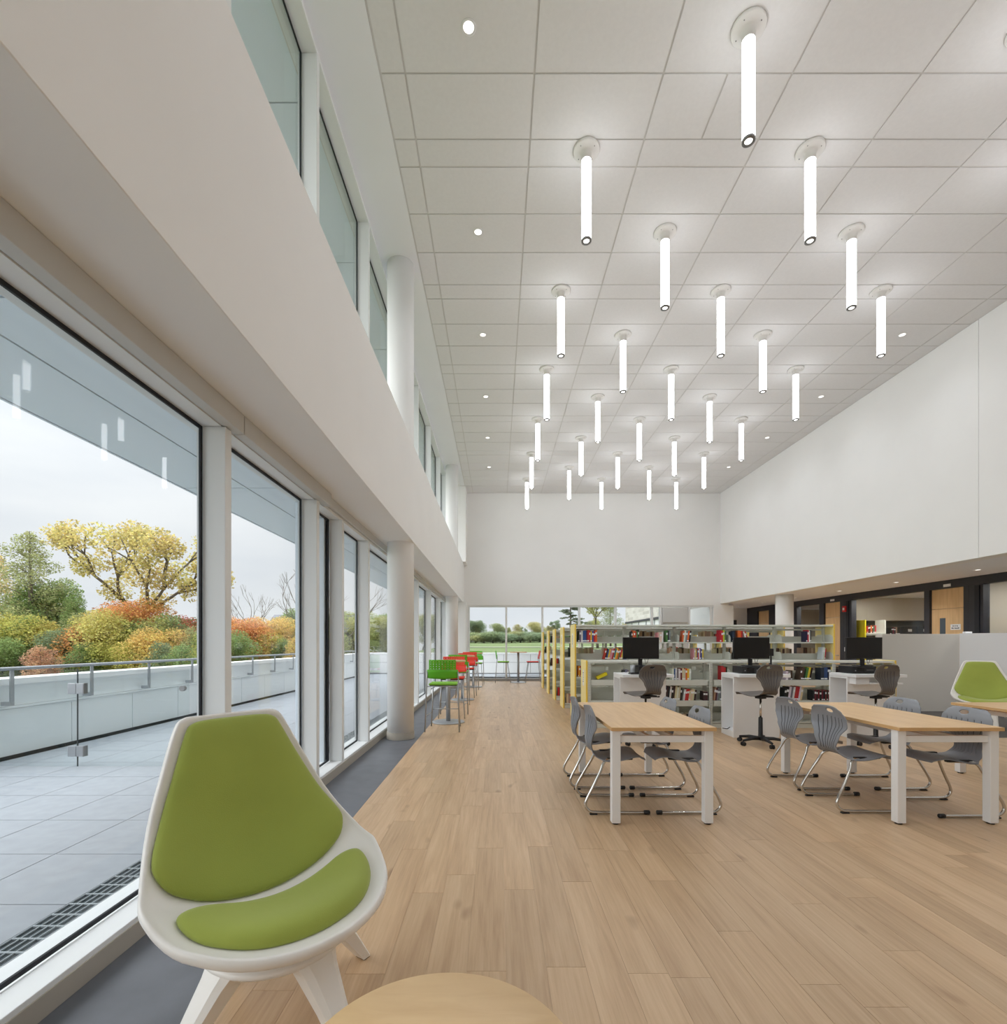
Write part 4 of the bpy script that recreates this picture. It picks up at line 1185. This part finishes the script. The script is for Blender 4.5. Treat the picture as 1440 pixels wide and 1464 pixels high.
lc = make_lounge(radians(57-51)); lc.location = (-0.81, 1.81, 0); lc.rotation_euler.z = radians(51); lc.scale = (1.08, 1.05, 1.0)
lc['label'] = 'green cushioned white lounge chair in front by the windows'
lc2 = dup(lc, (7.84, 7.9, 0), radians(-34), 'green cushioned white lounge chair far off before the low partition')

rt = thing('round_side_table', 'pale maple round side table at the bottom edge beside the near lounge chair', 'table', (-0.12, 0.98, 0))
MB().lathe([(0.001, 0.478), (0.292, 0.478), (0.296, 0.482), (0.296, 0.496), (0.292, 0.5), (0.001, 0.5)], n=72, cap=False).build('table_top', 'maple_round', rt)
MB().lathe([(0.03, 0.026), (0.03, 0.477)], n=20).build('pedestal', 'silver', rt)
MB().lathe([(0.001, 0.0), (0.22, 0.0), (0.22, 0.012), (0.03, 0.025), (0.001, 0.025)], n=40, cap=False).build('base_plate', 'silver', rt)

# ================================================================== outside: terrace
te = struct('terrace_floor')
box_obj('terrace_bed', (-7.0, -1.9, Y0-2, 23.5, -0.4, -0.014), 'gravel', te, 'structure')
box_obj('terrace_bed_rear', (-1.9, 12.0, YB+0.31, 23.5, -0.4, -0.014), 'gravel', te, 'structure')
PV = 0.61
px = [-2.226 - PV*k for k in range(7)]
py = [2.547 + PV*k for k in range(-2, 26)]
for b, a in zip(px, px[1:]):
    a = max(a, -5.66)
    for c, d in zip(py, py[1:]):
        if a < b: box_obj('paver', (a+0.003, b-0.003, c+0.0035, d-0.0035, -0.05, 0.0), 'paver', te, 'structure')
box_obj('far_pavers', (-5.66, -2.23, py[-1]+0.004, 22.5, -0.05, 0.0), 'paver', te, 'structure')
box_obj('near_pavers', (-5.66, -2.23, Y0-2, py[0]-0.004, -0.05, 0.0), 'paver', te, 'structure')
box_obj('rear_pavers', (-2.226, 8.0, YB+0.35, 22.0, -0.05, 0.0), 'paver', te, 'structure')
box_obj('side_pavers', (-2.226, -1.9, 17.05, YB+0.34, -0.05, 0.0), 'paver', te, 'structure')
# drain grate along the glass
gr = thing('drain_grate', 'long steel drain grate along the outside foot of the windows', 'grate', (0, 0, 0))
box_obj('grate_pit', (-2.224, -1.992, Y0, 16.9, -0.012, -0.009), 'pit', gr)
for k in range(7):
    x = -2.222 + k*0.0372
    box_obj('long_bar', (x-0.002, x+0.002, Y0, 16.9, -0.008, 0.0), 'galv', gr)
y = 1.55
cb = None; far = MB()
while y < 16.8:
    if y < 9:
        if cb is None: cb = box_obj('cross_bar', (-2.222, -1.998, -0.004, 0.004, -0.006, 0.0012), 'galv', gr); cb.location.y = y
        else:
            c = cb.copy(); COL.objects.link(c); c.location.y = y
    else: far.box(-2.222, -1.998, y-0.004, y+0.004, -0.006, 0.0012)
    y += 0.1005
far.build('far_cross_bars', 'galv', gr, 'stuff')

# parapet with panels, cap
pw = struct('wall_parapet')
PX = -5.72
box_obj('parapet_core', (PX-0.25, PX-0.016, Y0-2, 22.3, -0.4, 0.86), 'joint', pw, 'structure')
box_obj('upper_band', (PX-0.03, PX-0.012, Y0-2, 22.0, 0.615, 0.86), 'parapet', pw, 'structure')
box_obj('parapet_ledge', (PX-0.03, PX+0.012, Y0-2, 22.0, 0.585, 0.612), 'parapet', pw, 'structure')
y = 6.62 - 1.1*9
while y < 21.9:
    box_obj('wall_panel', (PX-0.02, PX, y+0.006, min(y+1.1, 22.0)-0.006, 0.035, 0.58), 'parapet', pw, 'structure'); y += 1.1
box_obj('parapet_cap', (PX-0.3, PX+0.02, Y0-2, 22.3, 0.862, 0.94), 'cap', pw, 'structure', bev=0.006)
pb = struct('wall_parapet_rear')
box_obj('parapet_core', (PX, 9.0, 22.016, 22.25, -0.4, 0.86), 'joint', pb, 'structure')
x = PX+0.01
while x < 8.0:
    box_obj('wall_panel', (x+0.006, x+1.2-0.006, 22.0, 22.015, 0.03, 0.50), 'cap', pb, 'structure')
    box_obj('wall_panel', (x+0.006, x+1.2-0.006, 22.0, 22.015, 0.51, 0.86), 'cap', pb, 'structure'); x += 1.2
box_obj('parapet_cap', (PX+0.021, 9.0, 21.98, 22.3, 0.862, 0.94), 'cap', pb, 'structure', bev=0.006)

# guard rail on brackets
gd = thing('guard_rail', 'grey tube guard rail on bent flat brackets along the terrace parapet', 'railing', (0, 0, 0))
MB().tube([(-5.6, Y0-2, 1.06), (-5.6, 21.9, 1.06)], 0.021, 10).build('rail_tube', 'silver', gd)
y = 5.68 - 1.12*8
br0 = None
while y < 21.5:
    if br0 is None:
        mb = MB().bbox(-5.607, -5.593, -0.024, 0.024, 0.68, 1.042, b=0.002).bbox(-5.708, -5.593, -0.024, 0.024, 0.63, 0.678, b=0.004)
        br0 = mb.build('rail_bracket', 'silver', gd); br0.location.y = y
    else:
        c = br0.copy(); COL.objects.link(c); c.location.y = y
    y += 1.12
# frameless glass guard across the terrace
gg = thing('glass_guard', 'frameless clear glass guard standing across the terrace near the railing', 'glass guard', (0, 5.4, 0))
box_obj('glass_panel', (-5.5, -4.607, -0.006, 0.006, 0.004, 1.07), 'glass_guard', gg)
box_obj('glass_panel', (-4.597, -3.38, -0.006, 0.006, 0.004, 1.07), 'glass_guard', gg)
box_obj('glass_edge', (-4.606, -4.598, -0.006, 0.006, 0.004, 1.07), 'joint', gg)
for z in (0.80, 0.115):
    for s in (-1, 1):
        MB().bbox(-4.602+(0.002 if s > 0 else -0.088), -4.602+(0.088 if s > 0 else -0.002), -0.026, -0.0065, z, z+0.115, b=0.003).build('clamp', 'silver', gg)
    MB().bbox(-4.602+0.078, -4.602+0.09, -0.028, 0.028, z, z+0.115, b=0.002).build('clamp_bolt_plate', 'ring', gg)
kn = MB().lathe([(0.03, 0.0), (0.03, 0.04)], n=14)
kn.build('guard_fitting', 'ring', gg, loc=(-3.43, -0.008, 0.86), rot=(pi/2, 0, 0))

# exterior overhangs
oh = struct('ceiling_overhang')
box_obj('overhang_core', (-3.31, -1.88, Y0-2, 17.9, 3.006, 3.3), 'joint', oh, 'structure')
for y0_, y1_ in zip((-3.5, -0.6, 2.33, 5.2, 8.1, 11.0, 13.9), (-0.6, 2.33, 5.2, 8.1, 11.0, 13.9, 17.9)):
    for a, b in ((-3.31, -2.64), (-2.64, -1.885)):
        box_obj('soffit_panel', (a+0.008, b-0.008, y0_+0.008, y1_-0.008, 2.99, 3.005), 'soffitpanel', oh, 'structure')
box_obj('overhang_fascia', (-3.33, -3.311, Y0-2, 17.9, 2.985, 3.32), 'soffitpanel', oh, 'structure')
ro = struct('roof_overhang')
box_obj('roof_core', (-2.7, -1.88, Y0-2, 18.4, ZC+0.106, ZC+0.5), 'joint', ro, 'structure')
for y0_, y1_ in zip((-3.5, -1.2, 0.9, 2.95, 5.0, 7.1, 9.2, 11.3, 13.4, 15.6), (-1.2, 0.9, 2.95, 5.0, 7.1, 9.2, 11.3, 13.4, 15.6, 18.4)):
    for a, b in ((-2.7, -1.885),):
        box_obj('soffit_panel', (a+0.008, b-0.008, y0_+0.008, y1_-0.008, ZC+0.09, ZC+0.105), 'soffitpanel', ro, 'structure')
box_obj('roof_slab', (-1.87, 14.5, Y0-0.3, YA+0.3, ZC+0.21, ZC+0.5), 'joint', ro, 'structure')
box_obj('aisle_roof', (XR+0.31, 14.2, Y0-0.2, YA+0.3, ZS+0.16, ZS+0.5), 'joint', ro, 'structure')

# neighbouring stone wing behind the back glazing
sw_ = thing('stone_wing', 'pale stone building wing with a low glazed band behind the back windows', 'building', (0, 0, 0))
box_obj('stone_wall', (8.6, 12.0, 20.4, 33.0, 2.78, 8.0), 'stone', sw_)
box_obj('window_band', (8.65, 11.9, 20.4, 33.0, 0.0, 2.66), 'sidingwhite', sw_)
box_obj('band_frame', (8.56, 8.70, 20.4, 33.0, 2.665, 2.775), 'charcoal', sw_)
for k in range(8): box_obj('band_mullion', (8.6, 8.648, 21.0+k*1.5, 21.06+k*1.5, 0.0, 2.66), 'silver', sw_)
box_obj('stone_return', (7.95, 8.45, 18.02, 20.39, 0.0, 8.0), 'stone', sw_)

# ================================================================== ground and trees
def ground_z(x, y):
    back = 0.55 + 0.0125*(y-24) if y > 24 else 0.3
    left = -2.6
    t = max(0.0, min(1.0, (x+16)/10)); t = t*t*(3-2*t)
    z = left*(1-t) + back*t
    z += 0.9*max(0, min(1, (x-2)/25))*max(0, min(1, (y-50)/50))
    if x > 6.5 and y < 40: z = min(z, 0.0)
    return z
mb = MB(); nx, ny = 60, 50; G = []
for j in range(ny+1):
    y = -30 + 190*(j/ny)
    G.append([mb.bm.verts.new((-110+200*(i/nx), y, 0)) for i in range(nx+1)])
for r in G:
    for v in r:
        z = ground_z(v.co.x, v.co.y)
        if -7 < v.co.x < 15 and v.co.y < 23.5: z = -0.6
        v.co.z = z
for r0, r1 in zip(G, G[1:]):
    for i in range(nx):
        f = mb.bm.faces.new((r0[i], r0[i+1], r1[i+1], r1[i])); f.smooth = True
        f.material_index = 0 if f.calc_center_median().x > -9 else 1
gnd = mb.build('ground', ['lawn', 'scrub'], None, 'structure')
gp = struct('ground_path'); mb = MB(); pr = []
for k in range(30):
    x = -12 + 40*k/29; pr.append(((x, 52, ground_z(x, 52)+0.05), (x, 55.0, ground_z(x, 55.0)+0.05)))
for a, b in zip(pr, pr[1:]): mb.quad((a[0], b[0], b[1], a[1]))
mb.build('path_surface', 'path', gp, 'structure')

def leaf_cloud(blobs, n, size, seed, flat=1.0):
    rr = random.Random(seed); vs = []; fs = []; cols = []
    tot = sum(b[3]**2 for b in blobs)
    for (bx_, by_, bz_, r) in blobs:
        k = int(n*r*r/tot); tone = rr.random()
        for _ in range(k):
            d = Vector((rr.gauss(0, 1), rr.gauss(0, 1), rr.gauss(0, 1))).normalized()*(r*(0.35+0.65*rr.random()**0.5))
            p = Vector((bx_, by_, bz_)) + Vector((d.x, d.y, d.z*flat))
            a = Vector((rr.gauss(0, 1), rr.gauss(0, 1), rr.gauss(0, 0.6))).normalized(); b = a.cross(Vector((rr.gauss(0, 1), rr.gauss(0, 1), rr.gauss(0, 1)))).normalized()
            s = size*(0.6+0.8*rr.random()); i = len(vs)
            vs += [tuple(p-a*s*0.5), tuple(p+b*s*0.32), tuple(p+a*s*0.5), tuple(p-b*s*0.32)]
            fs.append((i, i+1, i+2, i+3)); c = (0.5*tone+0.5*rr.random(), rr.random(), 0, 1); cols += list(c)*4
    me = bpy.data.meshes.new('foliage'); me.from_pydata(vs, [], fs)
    at = me.color_attributes.new('tone', 'FLOAT_COLOR', 'POINT'); at.data.foreach_set('color', cols)
    me.materials.append(M['leaf']); me.update(); return me

def branch_mesh(seed, h, r0, tips_out, spread=0.5, depth=4, first=0.3, lean=0.0, nsplit=(2, 3)):
    rr = random.Random(seed); mb = MB()
    def grow(p, d, L, r, lv):
        pts = [p]; q = p.copy(); dd = d.copy()
        for k in range(4):
            dd = (dd + Vector((rr.gauss(0, 0.09), rr.gauss(0, 0.09), 0.03+rr.gauss(0, 0.04)))).normalized(); q = q + dd*(L/4); pts.append(q.copy())
        mb.tube(pts, [r*(1-0.10*k) for k in range(5)], 6 if lv > 1 else 5)
        if lv <= 1 or r < 0.012: tips_out.append((q.copy(), lv)); return
        if lv <= depth-1: tips_out.append((pts[2].copy(), lv))
        for k in range(rr.choice(nsplit)):
            a = rr.random()*2*pi; sp = spread*(0.6+0.7*rr.random())
            ax = dd.cross(Vector((cos(a), sin(a), 0.3))).normalized()
            nd = (Matrix.Rotation(sp, 3, ax) @ dd).normalized()
            grow(q, nd, L*(0.62+0.22*rr.random()), r*0.62, lv-1)
    grow(Vector((0, 0, 0)), Vector((lean, 0, 1)).normalized(), h*first, r0, depth)
    bmesh.ops.recalc_face_normals(mb.bm, faces=mb.bm.faces)
    me = bpy.data.meshes.new('trunk'); mb.bm.to_mesh(me); mb.bm.free(); me.materials.append(M['bark']); return me

def tree_type(seed, h, r0, n, leaf, blob, spread, depth, first):
    tips = []
    tm = branch_mesh(seed, h, r0, tips, spread, depth, first)
    fm = leaf_cloud([(t.x, t.y, t.z, blob*(0.7+0.5*random.Random(i).random())) for i, (t, lv) in enumerate(tips)], n, leaf, seed) if n else None
    zmax = max(v.co.z for v in tm.vertices) + (blob*0.6 if n else 0)
    return tm, fm, zmax
def cone_tree(seed, h, n, leaf, width, z0, nb, blob):
    rr = random.Random(seed); mb = MB().tube([(0, 0, 0), (0.08, 0, h*0.4), (0.02, 0.05, h*0.75), (0, 0, h)], [h*0.016, h*0.012, h*0.007, 0.015], 7)
    blobs = []
    for k in range(nb):
        f = (k+rr.random())/nb; z = h*(z0+(0.97-z0)*f); L = h*width*(1-f)**0.8*(0.55+0.6*rr.random())+0.25; a = k*2.4+rr.random()
        e = (L*cos(a), L*sin(a), z+L*0.45); mb.tube([(0, 0, z), (e[0]*0.5, e[1]*0.5, z+L*0.3), e], [0.035*(1-f)+0.012, 0.02, 0.008], 5)
        for q in (0.5, 0.8, 1.0): blobs.append((e[0]*q, e[1]*q, z+L*0.45*q, blob*(0.7+0.6*rr.random())*(1.1-0.4*f)))
    bmesh.ops.recalc_face_normals(mb.bm, faces=mb.bm.faces)
    me = bpy.data.meshes.new('trunk'); mb.bm.to_mesh(me); mb.bm.free(); me.materials.append(M['bark'])
    return me, leaf_cloud(blobs, n, leaf, seed), h+blob*0.5
TT = {'open': tree_type(11, 11, 0.22, 12500, 0.115, 0.52, 0.5, 5, 0.26),      # big open crowned tree
      'tall': cone_tree(23, 11, 13000, 0.115, 0.21, 0.2, 46, 0.5),
      'upright': cone_tree(71, 5, 17000, 0.075, 0.27, 0.1, 34, 0.42),
      'round': tree_type(31, 5, 0.09, 22000, 0.07, 0.6, 0.5, 4, 0.26),
      'bush': tree_type(47, 3, 0.05, 16000, 0.06, 0.5, 0.8, 4, 0.14),
      'bare': tree_type(59, 9, 0.08, 0, 0, 0, 0.42, 5, 0.3)}
def conifer_type():
    rr = random.Random(5); mb = MB().tube([(0, 0, 0), (0, 0, 5), (0, 0, 10)], [0.16, 0.1, 0.02], 7)
    blobs = []
    for k in range(46):
        z = 2.0+8*k/46; L = (10.4-z)*0.26*(0.6+0.6*rr.random()); a = rr.random()*2*pi
        mb.tube([(0, 0, z), (L*cos(a), L*sin(a), z-0.1*L)], [0.03, 0.008], 5)
        for q in (0.45, 0.75, 1.0): blobs.append((L*q*cos(a), L*q*sin(a), z-0.1*L*q, 0.28))
    me = bpy.data.meshes.new('trunk'); mb.bm.to_mesh(me); mb.bm.free(); me.materials.append(M['bark'])
    return me, leaf_cloud(blobs, 6000, 0.2, 5, 0.5), 10.3
TT['pine'] = conifer_type()
def tree(name, kind, x, y, top, rgb, label, rz=0.0, group='trees beyond the terrace', wide=1.0):
    tm, fm, zm = TT[kind]
    gz = ground_z(x, y); s = (top-gz)/zm
    t = thing(name, label, 'bush' if kind == 'bush' else 'tree', (x, y, gz-0.02), rz, group)
    t.scale = (s*wide, s*wide, s)
    o = link('trunk', tm, t)
    if fm is not None:
        f = link('foliage', fm, t, 'stuff'); f.color = lin(*[0.66*c+0.34*g for c, g in zip(rgb, (222, 220, 196))])  # leaf colour mixed towards pale cream: haze of the glass painted in
    return t
YG, OL, GR, OR, RD, YL, DG = (186, 182, 70), (150, 156, 92), (112, 142, 66), (222, 146, 70), (206, 84, 52), (226, 190, 92), (92, 116, 76)
tree('tree', 'tall', -26.6, 28, 8.0, OL, 'tall pale olive tree at the left edge of the first pane', 0.4, wide=1.15)
tree('tree', 'open', -21.8, 30, 8.1, (212, 190, 100), 'big spreading yellow tree with dark limbs in the first pane', 2.1)
tree('tree', 'tall', -29.6, 29, 7.0, (206, 176, 100), 'tawny tree half cut by the picture edge', 2.6)
hue = lambda c: {True: 'yellow'}.get(c[0] > 175 and c[1] > 150, 'orange-red' if c[0] > 190 else 'green')
low_l = [(-25.49, 25.6, 2.62, YG), (-24.4, 25.6, 2.8, GR), (-23.78, 25.8, 2.52, YL), (-26.19, 29.6, 4.8, GR), (-23.98, 28.0, 4.05, GR), (-22.74, 26.9, 3.03, OL), (-25.84, 26.4, 2.1, YG), (-23.72, 26.3, 2.21, YL), (-22.53, 27.2, 2.66, YG), (-20.72, 26.0, 2.83, (196, 186, 84)), (-20.36, 26.5, 2.63, YG), (-19.02, 25.8, 2.67, GR), (-19.48, 27.1, 3.43, OR), (-17.64, 25.6, 2.8, (170, 170, 80)), (-17.37, 26.3, 2.99, GR), (-17.46, 27.5, 2.6, RD), (-17.26, 27.8, 2.85, GR), (-18.28, 25.9, 2.01, YL), (-17.08, 25.7, 1.93, YL), (-15.38, 22.7, 1.48, DG), (-20.87, 22.5, 1.29, (200, 140, 110)), (-21.8, 25.0, 1.85, DG), (-20.29, 25.1, 1.78, YG), (-18.79, 25.0, 1.56, GR), (-19.02, 24.3, 1.28, YG), (-14.09, 22.0, 1.35, GR), (-20.05, 23.8, 1.42, GR), (-24.07, 24.0, 1.42, GR), (-15.53, 25.6, 2.26, OL), (-14.13, 24.2, 2.11, YG), (-14.01, 24.6, 1.87, GR)]
ls = sorted(low_l, key=lambda q: q[0]/q[1])
for k, (x, y, top, c) in enumerate(low_l):
    tree('slender_tree' if k in (3, 4) else 'bushy_tree', 'upright' if k % 3 else 'round', x, y, top, c, 'low %s tree beyond the railing in the first pane, %s from the picture edge' % (hue(c), ordn[ls.index(low_l[k])]), k*1.3, 'low trees beyond the railing', 0.75 if k in (3, 4) else 1.15)
w2t = [(-17.87, 33.1, 2.85, OR), (-18.92, 36.5, 2.54, RD), (-18.4, 36.8, 2.92, OR), (-18.29, 33.7, 1.97, YL), (-15.89, 33.1, 2.29, RD), (-16.95, 37.3, 3.1, GR), (-15.63, 35.5, 2.96, YL), (-15.42, 36.8, 2.87, YG), (-14.62, 36.5, 2.75, OL), (-15.33, 33.2, 1.82, YG), (-14.12, 32.6, 1.72, GR), (-16.46, 33.3, 1.63, GR), (-16.87, 32.1, 1.44, YG), (-12.97, 31.7, 1.89, YL), (-12.9, 33.5, 2.49, GR), (-13.13, 35.7, 2.36, OL)]
ls = sorted(w2t, key=lambda q: q[0]/q[1])
for k, (x, y, top, c) in enumerate(w2t):
    tree('bushy_tree', 'upright' if k % 3 else 'round', x, y, top, c, '%s tree low in the second pane beyond the railing, %s from the first post' % (hue(c), ordn[ls.index(w2t[k])]), k*1.7, 'trees in the second pane', 1.15)
for k, (x, y, top) in enumerate(((-25.5, 50, 7.5), (-23.5, 48, 6.3), (-21.6, 50, 8.8), (-19.8, 50, 9.0), (-17.6, 50, 7.0), (-15.6, 46, 7.6), (-27.2, 52, 6.6))):
    tree('bare_tree', 'bare', x, y, top, GR, 'bare grey tree standing above the autumn trees, %s in the second pane' % ordn[k], k*2.2, 'bare trees behind the autumn trees', 0.9)
w3t = [(-20, 66, 5.2, (150, 160, 84)), (-17, 62, 4.4, (176, 176, 92)), (-14, 64, 4.8, GR), (-12, 58, 4.4, (160, 164, 84)), (-22, 60, 4.6, DG), (-24, 64, 5.4, GR), (-10, 66, 5.0, OL)]
for k, (x, y, top, c) in enumerate(w3t):
    tree('bushy_tree', 'round', x, y, top, c, '%s tree far off beyond the terrace seen through the narrower panes, %s along' % (hue(c), ordn[k]), k*0.9, 'trees seen through the narrow panes', 1.5)
# far tree line behind the lawn
rr = random.Random(21)
line = [(-5.6, 6.4, DG), (-3.6, 7.2, (104, 130, 88)), (0.6, 5.0, (150, 156, 96)), (4.4, 5.8, (170, 160, 98)), (8.0, 6.0, (176, 170, 104)), (11.4, 5.6, (150, 146, 90)), (14.6, 7.0, (96, 124, 90)), (18.0, 6.2, OL), (21.6, 6.6, (126, 134, 92)),
        (25.0, 6.0, (196, 172, 100)), (28.4, 6.2, (204, 178, 104)), (32.0, 5.6, (170, 160, 96)), (-9.5, 6.8, GR), (-1.2, 3.4, (186, 178, 96))]
ls = sorted(line)
extra = [(-7.6, 5.4, OL), (-4.6, 5.2, (164, 160, 98)), (-0.4, 5.6, (132, 146, 96)), (2.5, 4.8, OL), (6.1, 5.0, (104, 128, 88)), (9.6, 4.8, (140, 148, 92)), (13.0, 5.2, (160, 152, 94)), (16.4, 5.0, (120, 138, 90)), (19.8, 5.4, (176, 164, 96)), (23.4, 5.0, DG), (26.8, 5.2, (190, 170, 100)), (30.2, 5.0, OL)]
line += extra; ls = sorted(line)
for k, (x, top, c) in enumerate(line):
    tree('far_tree', ('round', 'tall', 'open', 'upright')[k % 4], x, 104+rr.random()*8, 1.35+top*0.74, c, '%s tree in the far line behind the lawn, %s from the corner column' % (hue(c), ordn[ls.index(line[k])]), k*1.1, 'far tree line behind the lawn', (1.5, 1.5, 1.2, 1.6)[k % 4])
hedge = [(-6, 3.0, (120, 140, 80)), (-2.5, 2.8, (150, 152, 88)), (1.0, 3.2, (104, 132, 96)), (4.5, 3.1, (98, 126, 104)), (8.0, 2.9, (112, 136, 92)), (11, 2.6, (140, 90, 84)), (14.5, 3.2, (104, 134, 84)), (18, 3.3, (108, 138, 86)),
         (21.5, 3.3, (112, 138, 88)), (25, 3.4, (122, 138, 86)), (28.5, 3.4, (132, 124, 84)), (32, 3.4, (120, 140, 86))]
hedge += [(-4.2, 3.3, (132, 146, 92)), (-0.8, 3.4, (120, 140, 92)), (2.8, 3.5, (150, 150, 90)), (6.2, 3.4, (110, 134, 96)), (9.6, 3.3, (104, 130, 92)), (12.8, 3.0, (126, 134, 86)), (16.2, 3.5, (112, 138, 90)), (19.8, 3.4, (126, 144, 88)), (23.2, 3.5, (116, 136, 90)), (26.8, 3.5, (134, 140, 88)), (30.2, 3.5, (118, 138, 90))]
ls = sorted(hedge)
for k, (x, top, c) in enumerate(hedge):
    tree('hedge_bush', 'bush', x, 92+rr.random()*4, 1.35+top*0.62, c, '%s hedge bush along the far edge of the lawn, %s from the corner column' % ('dark' if c[0] < 125 else 'pale', ordn[ls.index(hedge[k])]), k*1.9, 'hedge bushes along the lawn', 2.4)
tree('tall_pine', 'pine', 7.0, 47, 6.6, (96, 110, 88), 'dark open pine above the bookcase tops by the back glazing', 0.3, 'trees near the back glazing', 1.5)
tree('leafy_tree', 'open', 10.2, 50, 6.6, (168, 170, 84), 'yellow green tree above the bookcases by the back glazing', 1.0, 'trees near the back glazing', 1.0)
tree('leafy_tree', 'tall', 12.9, 56, 6.4, (132, 144, 104), 'grey green tree next to the stone wing by the back glazing', 2.0, 'trees near the back glazing', 1.4)
# a house roof among the autumn trees
hs = thing('house', 'white house with grey roof half hidden behind the autumn trees', 'house', (-24.5, 66, -2.6))
box_obj('house_wall', (-5, 5, -3, 3, 0, 5.4), 'sidingwhite', hs)
mb = MB(); mb.ring_loft([[(-5.4, -3.5, 5.4), (-5.4, 3.5, 5.4), (-5.4, 0, 7.8)], [(5.4, -3.5, 5.4), (5.4, 3.5, 5.4), (5.4, 0, 7.8)]], True, 0, False); mb.build('house_roof', 'roofgrey', hs)
for k in range(4): box_obj('house_window', (-4+k*2.3, -2.9+k*2.3, -3.03, -3.001, 3.2, 4.4), 'darkglass', hs)
